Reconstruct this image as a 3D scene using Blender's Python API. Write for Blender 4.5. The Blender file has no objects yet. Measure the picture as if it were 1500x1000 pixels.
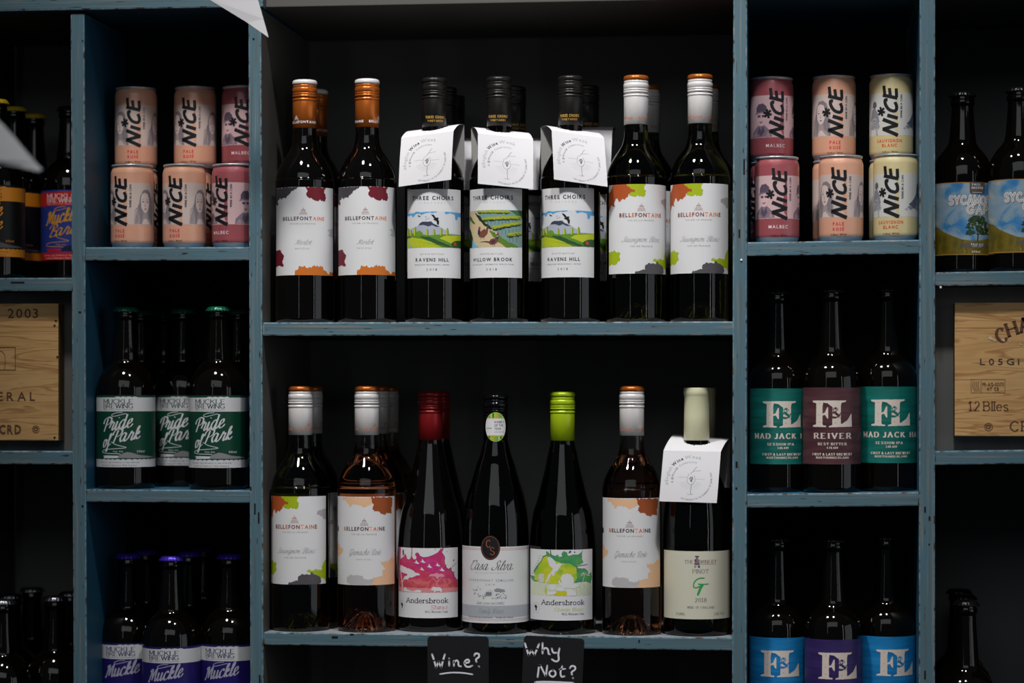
import bpy, bmesh, math, random
from mathutils import Vector, Matrix
from mathutils.geometry import tessellate_polygon, delaunay_2d_cdt

scene = bpy.context.scene
COL = scene.collection
rnd = random.Random(7)
R = math.radians

# ------------------------------------------------------------------ camera
F = 85.0 / 36.0 * 1500.0          # focal length in pixels
DC, ZC, HOR = 2.9, 1.4, 570.0     # distance to shelf front, eye height, horizon row
TH = math.atan(0.115)             # camera turned left of the shelf normal
cam_d = bpy.data.cameras.new('camera')
cam = bpy.data.objects.new('camera', cam_d)
COL.objects.link(cam)
cam.location = (0, -DC, ZC)
cam.rotation_euler = (R(90), 0, TH)
cam_d.lens = 85
cam_d.sensor_width = 36
cam_d.shift_y = (HOR - 500) / 1500.0
cam_d.clip_start = 0.05
cam_d.dof.use_dof = True
cam_d.dof.focus_distance = 2.93
cam_d.dof.aperture_fstop = 2.5
scene.camera = cam

# ------------------------------------------------------------------ world, lights, exposure
w = bpy.data.worlds.new('world')
scene.world = w
w.use_nodes = True
w.node_tree.nodes['Background'].inputs[0].default_value = (0.75, 0.85, 1.0, 1)
w.node_tree.nodes['Background'].inputs[1].default_value = 0.04
scene.view_settings.view_transform = 'Standard'
scene.view_settings.look = 'None'
scene.view_settings.gamma = 1
scene.view_settings.use_curve_mapping = False
scene.view_settings.exposure = 0.0
scene.cycles.caustics_reflective = False
scene.cycles.caustics_refractive = False
scene.cycles.sample_clamp_indirect = 4.0
scene.cycles.max_bounces = 10
scene.cycles.transmission_bounces = 8


def aim(o, tgt):
    d = Vector(tgt) - o.location
    o.rotation_euler = d.to_track_quat('-Z', 'Y').to_euler()


def area(name, loc, tgt, sx, sy, power, col=(1, 1, 1), spread=180):
    l = bpy.data.lights.new(name, 'AREA')
    l.shape = 'RECTANGLE'
    l.size, l.size_y = sx, sy
    l.energy, l.color = power, col
    l.spread = R(spread)
    o = bpy.data.objects.new(name, l)
    COL.objects.link(o)
    o.location = loc
    aim(o, tgt)
    return o


def spot(name, loc, tgt, power, ang, blend, rad, col=(1, 1, 1)):
    l = bpy.data.lights.new(name, 'SPOT')
    l.energy, l.color = power, col
    l.spot_size, l.spot_blend = R(ang), blend
    l.shadow_soft_size = rad
    o = bpy.data.objects.new(name, l)
    COL.objects.link(o)
    o.location = loc
    aim(o, tgt)
    return o


spot('ceiling_spotlight', (-0.85, -1.0, ZC + 2.1), (-0.42, 0.0, ZC + 0.20), 172, 40, 1.0, 0.12, (1.0, 0.98, 0.95))
spot('ceiling_spotlight', (0.10, -1.1, ZC + 2.1), (-0.16, 0.0, ZC + 0.18), 138, 40, 1.0, 0.08, (0.98, 0.98, 1.0))
area('shop_window', (3.5, -1.55, ZC + 0.1), (-0.3, 0, ZC), 2.5, 2.0, 11, (0.86, 0.92, 1.0))
area('window_gap', (2.0, -2.35, ZC + 0.2), (-0.4, 0, ZC), 0.04, 1.7, 1.3, (1.0, 1.0, 0.98))
area('shop_window', (-1.15, -2.75, ZC + 0.35), (-0.4, 0, ZC), 0.028, 1.1, 0.4, (1.0, 1.0, 1.0))
area('fill_panel', (-0.3, -3.6, ZC + 1.8), (-0.35, 0, ZC), 3.0, 1.4, 11, (0.95, 0.98, 1.0))  # added soft fill from behind the camera, not a lamp of the shop


def P(u, v, Y):
    """point of the plane y = Y that the photograph shows at pixel u, v"""
    a = (u - 750.0) / F
    t = (Y + DC) / (math.sin(TH) * a + math.cos(TH))
    return Vector((t * (math.cos(TH) * a - math.sin(TH)), Y, ZC + (HOR - v) / F * t))


# ------------------------------------------------------------------ materials
def srgb(r, g, b):
    f = lambda c: (c / 255 / 12.92) if c <= 10 else ((c / 255 + 0.055) / 1.055) ** 2.4
    return (f(r), f(g), f(b), 1.0)


MATS = {}


def mat(name, col, rough=0.5, metal=0.0, trans=0.0, ior=1.45, spec=0.5, coat=0.0, vary=0.0, vscale=40.0, bump=0.0):
    if name in MATS:
        return MATS[name]
    m = bpy.data.materials.new(name)
    m.use_nodes = True
    nt = m.node_tree
    b = nt.nodes['Principled BSDF']
    b.inputs['Base Color'].default_value = col
    b.inputs['Roughness'].default_value = rough
    b.inputs['Metallic'].default_value = metal
    b.inputs['Transmission Weight'].default_value = trans
    b.inputs['IOR'].default_value = ior
    b.inputs['Specular IOR Level'].default_value = spec
    b.inputs['Coat Weight'].default_value = coat
    if vary or bump:
        tc = nt.nodes.new('ShaderNodeTexCoord')
        n = nt.nodes.new('ShaderNodeTexNoise')
        n.inputs['Scale'].default_value = vscale
        n.inputs['Detail'].default_value = 3
        nt.links.new(tc.outputs['Object'], n.inputs['Vector'])
        if vary:
            mx = nt.nodes.new('ShaderNodeMix')
            mx.data_type = 'RGBA'
            mx.inputs['A'].default_value = [c * (1 - vary) for c in col[:3]] + [1]
            mx.inputs['B'].default_value = [min(1, c * (1 + vary)) for c in col[:3]] + [1]
            nt.links.new(n.outputs['Fac'], mx.inputs['Factor'])
            nt.links.new(mx.outputs['Result'], b.inputs['Base Color'])
        if bump:
            bp = nt.nodes.new('ShaderNodeBump')
            bp.inputs['Strength'].default_value = bump
            bp.inputs['Distance'].default_value = 0.0003
            nt.links.new(n.outputs['Fac'], bp.inputs['Height'])
            nt.links.new(bp.outputs['Normal'], b.inputs['Normal'])
    MATS[name] = m
    return m


def ramp_mat(name, stops, scale=(60, 60, 60), rough=0.5, detail=4, dist=0.0, bump=0.0, wear=None):
    """noise driven colour ramp; optional second noise layer of chips"""
    if name in MATS:
        return MATS[name]
    m = bpy.data.materials.new(name)
    m.use_nodes = True
    nt = m.node_tree
    L = nt.links.new
    b = nt.nodes['Principled BSDF']
    b.inputs['Roughness'].default_value = rough
    tc = nt.nodes.new('ShaderNodeTexCoord')
    mp = nt.nodes.new('ShaderNodeMapping')
    mp.inputs['Scale'].default_value = scale
    L(tc.outputs['Object'], mp.inputs['Vector'])
    n = nt.nodes.new('ShaderNodeTexNoise')
    n.inputs['Scale'].default_value = 1
    n.inputs['Detail'].default_value = detail
    n.inputs['Distortion'].default_value = dist
    L(mp.outputs['Vector'], n.inputs['Vector'])
    cr = nt.nodes.new('ShaderNodeValToRGB')
    el = cr.color_ramp.elements
    el[0].position, el[0].color = stops[0]
    el[1].position, el[1].color = stops[-1]
    for p, c in stops[1:-1]:
        e = el.new(p)
        e.color = c
    L(n.outputs['Fac'], cr.inputs['Fac'])
    out = cr.outputs['Color']
    if wear:
        wsc, thr, wc = wear
        mp2 = nt.nodes.new('ShaderNodeMapping')
        mp2.inputs['Scale'].default_value = wsc
        L(tc.outputs['Object'], mp2.inputs['Vector'])
        n2 = nt.nodes.new('ShaderNodeTexNoise')
        n2.inputs['Scale'].default_value = 1
        n2.inputs['Detail'].default_value = 5
        L(mp2.outputs['Vector'], n2.inputs['Vector'])
        r2 = nt.nodes.new('ShaderNodeValToRGB')
        r2.color_ramp.elements[0].position = thr
        r2.color_ramp.elements[0].color = (0, 0, 0, 1)
        r2.color_ramp.elements[1].position = thr + 0.03
        r2.color_ramp.elements[1].color = (1, 1, 1, 1)
        L(n2.outputs['Fac'], r2.inputs['Fac'])
        mx = nt.nodes.new('ShaderNodeMix')
        mx.data_type = 'RGBA'
        L(r2.outputs['Color'], mx.inputs['Factor'])
        L(out, mx.inputs['A'])
        mx.inputs['B'].default_value = wc
        out = mx.outputs['Result']
    L(out, b.inputs['Base Color'])
    if bump:
        bp = nt.nodes.new('ShaderNodeBump')
        bp.inputs['Strength'].default_value = bump
        bp.inputs['Distance'].default_value = 0.0008
        L(n.outputs['Fac'], bp.inputs['Height'])
        L(bp.outputs['Normal'], b.inputs['Normal'])
    MATS[name] = m
    return m


def paint(name, horizontal, tone=1.0):
    k = lambda r, g, b: srgb(r * tone, g * tone, b * tone)
    s = (7, 60, 330) if horizontal else (330, 60, 7)
    w_ = (40, 90, 420) if horizontal else (420, 90, 40)
    return ramp_mat(name, [(0.30, k(96, 98, 94)), (0.42, k(92, 118, 126)), (0.54, k(82, 120, 136)),
                           (0.64, k(116, 126, 126)), (0.76, k(148, 138, 126))],
                    s, 0.42, 6, 0.6, 0.35, (w_, 0.66, srgb(48, 34, 28)))


FH = paint('worn_blue_paint_horizontal', True, 0.93)
FV = paint('worn_blue_paint_vertical', False, 0.93)
EDGEM = ramp_mat('worn_board_edge', [(0.36, srgb(60, 48, 40)), (0.44, srgb(96, 116, 124)), (0.56, srgb(96, 132, 148)), (0.7, srgb(156, 152, 146))], (110, 110, 110), 0.5, 5, 0.4)
BLUE_IN = mat('blue_interior_paint', srgb(32, 82, 108), 0.5, vary=0.15, vscale=8)
BLUE_SHADE = mat('shaded_blue_interior_paint', srgb(10, 26, 38), 0.6)  # blue interior paint with the shelf underside shade put into its colour
GREY_IN = mat('grey_interior_paint', srgb(84, 82, 78), 0.6, vary=0.1, vscale=9)
TOPW = ramp_mat('worn_shelf_top', [(0.35, srgb(120, 126, 134)), (0.6, srgb(150, 150, 152)), (0.75, srgb(104, 96, 90))], (18, 60, 60), 0.5, 5, 0.5)
BACK = mat('charcoal_back_board', srgb(116, 116, 115), 0.75, vary=0.12, vscale=5)
BACK_DK = mat('black_back_board', srgb(18, 21, 24), 0.75)
PANEL = ramp_mat('grey_infill_board', [(0.3, srgb(88, 88, 84)), (0.7, srgb(108, 107, 102))], (30, 8, 6), 0.6)
EDGE_B = mat('bare_brown_edge', srgb(84, 70, 58), 0.7, vary=0.4, vscale=120)
SLOT = mat('dark_slot', srgb(8, 6, 5), 0.9)
DARKGLASS = mat('dark_bottle_glass', srgb(5, 4, 3), 0.035, spec=0.6, ior=1.5)
BEERGLASS = mat('brown_bottle_glass', srgb(6, 4, 2), 0.05, spec=0.5, ior=1.5, bump=0.12, vscale=25)
OLIVE = mat('olive_bottle_glass', (0.045, 0.046, 0.004, 1), 0.02, trans=1.0, ior=1.5)
OLIVE_DK = mat('dark_olive_bottle_glass', (0.022, 0.022, 0.003, 1), 0.02, trans=1.0, ior=1.5)
ROSE = mat('rose_wine_in_glass', (0.60, 0.22, 0.10, 1), 0.02, trans=1.0, ior=1.42)
CLEAR = mat('clear_bottle_glass', (0.6, 0.52, 0.45, 1), 0.02, trans=1.0, ior=1.5)
PAPER = mat('white_label_paper', srgb(226, 225, 226), 0.42, bump=0.05, vscale=500)
CREAM = mat('cream_label_paper', srgb(213, 210, 190), 0.5, bump=0.3, vscale=60)
TAGP = mat('white_card', srgb(216, 214, 216), 0.6)
TAGB = mat('grey_card_back', srgb(196, 194, 190), 0.7)
C_COP = mat('copper_cap', srgb(196, 104, 40), 0.28, metal=0.55)
C_WHT = mat('white_cap', srgb(222, 218, 216), 0.3, metal=0.1)
C_BLK = mat('black_cap', srgb(34, 32, 30), 0.33, metal=0.3)
C_GLB = mat('gloss_black_cap', srgb(12, 12, 16), 0.12, metal=0.2)
C_RED = mat('red_cap', srgb(140, 26, 30), 0.32, metal=0.3)
C_GRN = mat('lime_cap', srgb(170, 196, 24), 0.32, metal=0.15)
C_CRM = mat('cream_cap', srgb(214, 212, 176), 0.42)
ALU = mat('bare_aluminium', srgb(196, 198, 202), 0.32, metal=0.55)


def ink(r, g, b, rough=0.45):
    return mat('ink_%02x%02x%02x' % (r, g, b), srgb(r, g, b), rough)


# ------------------------------------------------------------------ object helpers
def tag(o, label=None, cat=None, group=None, kind=None):
    for k, v in (('label', label), ('category', cat), ('group', group), ('kind', kind)):
        if v:
            o[k] = v
    return o


def empty(name, loc=(0, 0, 0), rz=0.0):
    o = bpy.data.objects.new(name, None)
    o.empty_display_size = 0.02
    COL.objects.link(o)
    o.location = loc
    o.rotation_euler = (0, 0, rz)
    return o


def mesh_obj(name, verts, faces, mats, fm=None, parent=None, smooth=False, loc=None):
    me = bpy.data.meshes.new(name)
    me.from_pydata([tuple(v) for v in verts], [], faces)
    for m in mats:
        me.materials.append(m)
    if fm:
        me.polygons.foreach_set('material_index', fm)
    if smooth:
        me.polygons.foreach_set('use_smooth', [True] * len(me.polygons))
    me.update()
    o = bpy.data.objects.new(name, me)
    COL.objects.link(o)
    if parent:
        o.parent = parent
    if loc:
        o.location = loc
    return o


def copy_tree(o, parent=None, keep=False):
    c = o.copy()
    COL.objects.link(c)
    if parent:
        c.parent = parent
    if not parent and not keep:
        for k in ('label', 'group'):
            if k in c:
                del c[k]
    for ch in list(o.children):
        copy_tree(ch, c)
    return c


def lathe(name, prof, mats, parent, seg=56, mi=None, knurl=None, dimple=None):
    """prof: (r, z) in mm bottom to top; mi: material index per profile span"""
    vs, fs, fm = [], [], []
    for i, (r, z) in enumerate(prof):
        for s in range(seg):
            a = 2 * math.pi * s / seg
            rr = r
            if knurl and knurl[0] <= i <= knurl[1] and s % 2:
                rr -= knurl[2]
            zz = z
            if dimple and i in dimple:
                zz += 0.8 * ((s * 7919) % 5 - 2) * 0.4
            vs.append((rr * math.sin(a) / 1000, -rr * math.cos(a) / 1000, zz / 1000))
    for i in range(len(prof) - 1):
        for s in range(seg):
            t = (s + 1) % seg
            fs.append((i * seg + s, i * seg + t, (i + 1) * seg + t, (i + 1) * seg + s))
            fm.append(mi[i] if mi else 0)
    fs.append(tuple(reversed(range(seg))))
    fm.append(mi[0] if mi else 0)
    n = len(prof) - 1
    fs.append(tuple(n * seg + s for s in range(seg)))
    fm.append(mi[-1] if mi else 0)
    return mesh_obj(name, vs, fs, mats, fm, parent, smooth=True)


def box_verts(x0, x1, y0, y1, z0, z1):
    return [(x0, y0, z0), (x1, y0, z0), (x1, y1, z0), (x0, y1, z0),
            (x0, y0, z1), (x1, y0, z1), (x1, y1, z1), (x0, y1, z1)]


# faces: bottom, top, front, right, back, left
BF = [(0, 3, 2, 1), (4, 5, 6, 7), (0, 1, 5, 4), (1, 2, 6, 5), (2, 3, 7, 6), (3, 0, 4, 7)]


def board(name, verts8, mats6, parent, bevel=0.0016, seg=2):
    """a bevelled board; mats6 for bottom, top, front, right, back, left"""
    uniq = []
    for m in mats6:
        if m not in uniq:
            uniq.append(m)
    me = bpy.data.meshes.new(name)
    bm = bmesh.new()
    vs = [bm.verts.new(v) for v in verts8]
    for f, m in zip(BF, mats6):
        fc = bm.faces.new([vs[i] for i in f])
        fc.material_index = uniq.index(m)
    if bevel:
        if mats6[2] in (FH, FV):
            uniq.append(EDGEM)
            fi = len(uniq) - 1
        else:
            fi = uniq.index(mats6[2])
        bmesh.ops.bevel(bm, geom=list(bm.edges), offset=bevel, segments=seg, affect='EDGES', profile=0.6, material=fi)
    bm.to_mesh(me)
    bm.free()
    for m in uniq:
        me.materials.append(m)
    o = bpy.data.objects.new(name, me)
    COL.objects.link(o)
    if parent:
        o.parent = parent
    return o


# ------------------------------------------------------------------ lettering
GLY = {}


def make_glyphs():
    chars = "ABCDEFGHIJKLMNOPQRSTUVWXYZabcdefghijklmnopqrstuvwxyz0123456789&%#@.,'?!*:-/"
    jobs = []
    for st, off in (('r', 0.008), ('b', 0.03), ('l', -0.008)):
        for c in chars:
            cu = bpy.data.curves.new('glyph', 'FONT')
            cu.body = c
            cu.resolution_u = 2
            cu.offset = off
            ob = bpy.data.objects.new('glyph', cu)
            COL.objects.link(ob)
            jobs.append((st, c, ob))
    dg = bpy.context.evaluated_depsgraph_get()
    dg.update()
    for st, c, ob in jobs:
        me = bpy.data.meshes.new_from_object(ob.evaluated_get(dg))
        vs = [(v.co.x, v.co.y) for v in me.vertices]
        fs = [tuple(p.vertices) for p in me.polygons]
        x0 = min(v[0] for v in vs)
        x1 = max(v[0] for v in vs)
        GLY[st, c] = ([(x - x0, y) for x, y in vs], fs, x1 - x0)
        bpy.data.meshes.remove(me)
    H = {s: max(v[1] for v in GLY[s, 'H'][0]) for s in 'rbl'}
    for k in list(GLY):
        vs, fs, wd = GLY[k]
        h = H[k[0]]
        GLY[k] = ([(x / h, y / h) for x, y in vs], fs, wd / h)
    for st, c, ob in jobs:
        cu = ob.data
        bpy.data.objects.remove(ob)
        bpy.data.curves.remove(cu)


make_glyphs()

# stroke letters, cap height 1; '~' = smooth stroke
SK = {
    'A': '0,0 .36,1 .72,0|.14,.36 .58,.36', 'B': '0,0 0,1|~0,1 .36,1 .5,.77 .36,.54 0,.54|~0,.54 .4,.54 .56,.27 .4,0 0,0',
    'C': '~.66,.8 .52,.97 .32,1 .08,.78 0,.5 .08,.22 .32,0 .52,.03 .68,.2', 'D': '0,0 0,1|~0,1 .35,1 .62,.8 .68,.5 .62,.2 .35,0 0,0',
    'E': '.55,1 0,1 0,0 .58,0|0,.53 .42,.53', 'F': '.56,1 0,1 0,0|0,.52 .42,.52',
    'G': '~.66,.82 .52,.97 .32,1 .08,.78 0,.5 .08,.22 .32,0 .52,.04 .66,.16|.66,.1 .66,.44|.44,.44 .74,.44',
    'H': '0,0 0,1|.62,0 .62,1|0,.52 .62,.52', 'I': '0,0 0,1', 'J': '~.34,1 .34,.3 .26,.02 .08,0 0,.16',
    'K': '0,0 0,1|.6,1 0,.42|.2,.6 .64,0', 'L': '0,1 0,0 .52,0 .54,.22', 'M': '0,0 0,1 .4,.2 .8,1 .8,0',
    'N': '0,0 0,1 .62,0 .62,1', 'O': '~.36,1 .1,.86 0,.5 .1,.14 .36,0 .62,.14 .72,.5 .62,.86 .36,1',
    'P': '0,0 0,1|~0,1 .38,1 .56,.75 .38,.48 0,.48', 'R': '0,0 0,1|~0,1 .38,1 .54,.76 .38,.5 0,.5|.28,.5 .64,0',
    'S': '~.52,.84 .38,1 .2,1 .04,.86 .06,.66 .27,.53 .48,.4 .54,.2 .42,.02 .2,0 0,.18', 'T': '0,.86 0,1 .64,1 .64,.86|.32,1 .32,0',
    'U': '~0,1 0,.3 .12,.04 .31,0 .5,.04 .62,.3 .62,1', 'V': '0,1 .34,0 .68,1', 'W': '0,1 .24,0 .47,1 .7,0 .94,1',
    'Y': '0,1 .32,.48 .64,1|.32,.48 .32,0', 'X': '0,0 .6,1|0,1 .6,0', 'Z': '0,1 .56,1 0,0 .58,0',
    '&': '~.74,0 .24,.58 .14,.8 .28,1 .44,.84 .3,.6 .04,.36 .04,.1 .28,0 .52,.12 .68,.48',
    '0': '~.26,1 .06,.85 0,.5 .06,.15 .26,0 .46,.15 .52,.5 .46,.85 .26,1', '1': '.02,.8 .2,1 .2,0|.02,0 .38,0',
    '2': '~.02,.78 .12,.97 .3,1 .46,.86 .44,.62 .2,.3 0,0|0,0 .5,0', '3': '~.02,.9 .2,1 .42,.92 .42,.62 .2,.53 .46,.4 .46,.1 .22,0 0,.1',
    '4': '.4,0 .4,1 0,.3 .54,.3', '5': '.46,1 .08,1 .05,.56|~.05,.56 .28,.64 .48,.46 .46,.14 .24,0 0,.08',
    '6': '~.44,.92 .28,1 .06,.7 .02,.3 .2,0 .44,.12 .46,.4 .26,.56 .06,.36', '7': '0,1 .5,1 .16,0',
    '8': '~.26,.54 .04,.68 .1,.94 .26,1 .42,.94 .48,.68 .26,.54 0,.34 .04,.06 .26,0 .48,.06 .52,.34 .26,.54',
    '%': '0,0 .6,1|~.1,1 0,.8 .1,.6 .22,.8 .1,1|~.5,.4 .4,.2 .5,0 .62,.2 .5,.4', '.': '0,0 0,.05', "'": '0,1 0,.8',
    'a': '~.04,.56 .2,.66 .36,.58 .4,.42 .4,.08 .5,0|~.4,.4 .14,.36 0,.18 .12,0 .3,.03 .4,.16', 'b': '0,1 0,0|~0,.5 .18,.66 .38,.58 .46,.33 .38,.06 .18,0 0,.14',
    'c': '~.42,.5 .26,.66 .06,.56 0,.33 .06,.08 .24,0 .44,.12', 'd': '.46,1 .46,0|~.46,.5 .28,.66 .08,.58 0,.33 .08,.06 .28,0 .46,.14',
    'e': '~.02,.36 .44,.36 .38,.6 .22,.66 .05,.54 0,.33 .06,.08 .24,0 .44,.1', 'f': '~.42,.95 .28,1 .17,.86 .16,.6 .16,0|0,.64 .34,.64',
    'g': '~.4,.5 .24,.66 .04,.56 .02,.3 .2,.12 .38,.3 .4,.64|~.4,.64 .4,-.1 .3,-.3 .04,-.24', 'h': '0,1 0,0|~0,.45 .18,.65 .36,.6 .42,.42 .42,0',
    'i': '0,.66 0,0|0,.9 0,.95', 'k': '0,1 0,0|.38,.66 0,.25|.14,.38 .42,0', 'l': '0,1 0,0',
    'm': '0,.66 0,0|~0,.45 .14,.65 .28,.6 .32,.4 .32,0|~.32,.45 .46,.65 .6,.6 .64,.4 .64,0', 'n': '0,.66 0,0|~0,.45 .18,.65 .36,.6 .42,.42 .42,0',
    'o': '~.23,.66 .05,.56 0,.33 .05,.1 .23,0 .41,.1 .46,.33 .41,.56 .23,.66', 'p': '0,.66 0,-.3|~0,.5 .18,.66 .38,.58 .46,.33 .38,.06 .18,0 0,.14',
    'r': '0,.66 0,0|~0,.4 .16,.62 .34,.64', 's': '~.36,.54 .22,.66 .04,.58 .06,.4 .34,.26 .36,.08 .18,0 0,.12',
    't': '~.16,.88 .16,.2 .24,0 .4,.06|0,.64 .36,.64', 'u': '~0,.66 0,.2 .14,0 .34,.08 .42,.25|.42,.66 .42,0',
    'v': '0,.66 .22,0 .44,.66', 'w': '0,.66 .16,0 .32,.6 .48,0 .64,.66', 'y': '0,.66 .22,.05|.44,.66 .12,-.3', 'z': '0,.66 .38,.66 0,0 .4,0',
}
# cursive letters
SC = {
    'a': '~.4,.58 .2,.66 .02,.34 .12,.02 .3,.14 .42,.62|~.42,.62 .38,.12 .48,.0 .66,.2', 'b': '~0,.2 .22,.8 .22,1 .12,.9 .06,.2 .2,0 .36,.2 .36,.5 .5,.5',
    'c': '~.36,.5 .24,.66 .04,.4 .08,.06 .26,0 .48,.2', 'd': '~.4,.58 .2,.66 .02,.34 .12,.02 .3,.14 .42,.62|~.44,1.05 .38,.12 .48,0 .62,.2',
    'e': '~0,.2 .3,.42 .28,.64 .12,.58 .04,.3 .14,.02 .34,.06 .48,.24', 'f': '~0,.2 .26,.8 .24,1.04 .14,.9 .08,-.3 -.02,-.34 .1,-.02 .4,.2',
    'g': '~.4,.58 .2,.66 .02,.34 .12,.02 .3,.14 .42,.62|~.42,.62 .34,-.26 .14,-.34 .06,-.2 .6,.2', 'h': '~0,.2 .22,.85 .2,1.02 .1,.85 .04,0|~.04,.2 .24,.62 .36,.56 .34,.1 .44,0 .58,.2',
    'i': '~0,.2 .1,.62|~.1,.62 .06,.1 .16,0 .32,.2|.14,.86 .15,.9', 'k': '~0,.2 .22,.85 .2,1.02 .1,.85 .04,0|~.04,.25 .3,.6 .3,.42 .08,.32 .3,.02 .5,.2',
    'l': '~0,.2 .24,.85 .2,1.04 .1,.85 .06,.15 .16,0 .32,.2', 'm': '~0,.4 .08,.62 .08,0|~.08,.2 .24,.62 .3,.5 .28,0|~.28,.2 .44,.62 .52,.5 .5,.1 .6,0 .74,.2',
    'n': '~0,.4 .08,.62 .08,0|~.08,.2 .28,.62 .36,.5 .34,.1 .44,0 .6,.2', 'o': '~.3,.62 .1,.6 .02,.3 .12,.02 .3,.06 .38,.36 .28,.6 .54,.5',
    'r': '~0,.2 .12,.6 .16,.7 .2,.56 .34,.54 .28,.12 .36,0 .5,.2', 's': '~0,.2 .2,.66 .22,.4 .26,.1 .12,0 .02,.08|~.2,.02 .4,.2',
    't': '~0,.2 .18,.9|~.18,.9 .1,.12 .2,0 .36,.2|0,.66 .34,.68', 'u': '~0,.4 .06,.62 .04,.16 .14,0 .32,.2 .38,.62|~.38,.62 .36,.1 .44,0 .6,.2',
    'v': '~0,.45 .1,.62 .12,.1 .2,0 .38,.4 .36,.62 .52,.54', 'w': '~0,.5 .06,.62 .06,.1 .2,0 .32,.5 .3,.1 .44,0 .58,.6',
    'y': '~0,.62 .06,.16 .2,.1 .36,.62|~.36,.62 .28,-.28 .08,-.3 .5,.2', 'z': '~0,.6 .3,.62 .04,0 .4,.04',
    'A': '~-.1,.05 .1,.1 .4,.7 .5,1|~.5,1 .5,.3 .56,.0 .74,.2|~.2,.4 .6,.42',
    'B': '~.1,0 .22,.5 .28,.95|~-.1,.7 .05,.98 .4,1.04 .56,.84 .3,.54 .62,.4 .56,.06 .24,0 .06,.14',
    'C': '~.66,.74 .64,1 .46,1.02 .14,.7 .04,.3 .2,0 .46,.02 .7,.28|~.3,.98 .12,.98 .06,.84', 'E': '~.56,.86 .4,1.02 .18,.86 .34,.56 .06,.34 .12,.02 .4,.02 .6,.24',
    'F': '~.0,.84 .14,1 .7,.98|~.42,.98 .3,.2 .12,0 -.04,.12|~.16,.5 .5,.52', 'G': '~.66,.76 .62,1 .44,1.02 .14,.7 .06,.3 .22,.0 .44,.1 .56,.46|~.56,.46 .46,-.2 .2,-.3 .5,.1 .7,.2|~.3,.98 .1,.98 .04,.84',
    'M': '~-.04,.1 .04,0 .16,.5 .3,.98|~.3,.98 .36,.5 .36,.1|~.36,.1 .56,.7 .74,.98|~.74,.98 .7,.3 .76,0 .94,.2|~.3,.98 .12,.9 .08,.74',
    'P': '~.14,0 .24,.5 .3,.95|~-.08,.6 0,.9 .3,1.04 .62,.92 .6,.6 .3,.44', 'R': '~.14,0 .24,.5 .3,.95|~-.08,.66 .02,.92 .34,1.04 .6,.88 .5,.6 .26,.5|~.3,.52 .44,.1 .56,0 .76,.2',
    'S': '~.6,.78 .6,1 .42,1.02 .3,.8 .46,.5 .4,.1 .16,0 -.06,.14 .02,.32', 'T': '~-.02,.8 .06,1 .3,.96 .66,1|~.36,.97 .3,.3 .16,0 0,.14', 'H': '~.1,1 .06,.0|~.6,1 .52,0 .72,.2|0,.5 .62,.52',
    'W': '~-.04,.84 .06,1 .12,.5 .14,0|~.14,0 .4,.7 .46,1|~.46,1 .46,.4 .5,0|~.5,0 .76,.7 .9,1.04',
}


def spline(pts, n=7):
    out = []
    m = len(pts)
    for i in range(m - 1):
        p0 = pts[max(0, i - 1)]
        p1, p2 = pts[i], pts[i + 1]
        p3 = pts[min(m - 1, i + 2)]
        for k in range(n):
            t = k / n
            f = lambda a, b, c, d: 0.5 * (2 * b + (c - a) * t + (2 * a - 5 * b + 4 * c - d) * t * t + (3 * b - a - 3 * c + d) * t ** 3)
            out.append((f(p0[0], p1[0], p2[0], p3[0]), f(p0[1], p1[1], p2[1], p3[1])))
    out.append(pts[-1])
    return out


def parse(s):
    res = []
    for part in s.split('|'):
        sm = part.startswith('~')
        pts = [tuple(float(c) for c in p.split(',')) for p in part.lstrip('~').split()]
        res.append((sm, pts))
    return res


def jag(pts, amp, step, seed=1):
    """break the edges of an outline into small irregular teeth"""
    r = random.Random(seed)
    out = []
    n = len(pts)
    for i in range(n):
        a, b = pts[i], pts[(i + 1) % n]
        L = math.hypot(b[0] - a[0], b[1] - a[1])
        k = max(1, int(L / step))
        nx, ny = -(b[1] - a[1]) / (L + 1e-9), (b[0] - a[0]) / (L + 1e-9)
        for j in range(k):
            t = j / k
            d = 0 if j == 0 else r.uniform(-amp, amp)
            out.append((a[0] + (b[0] - a[0]) * t + nx * d, a[1] + (b[1] - a[1]) * t + ny * d))
    return out


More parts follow.
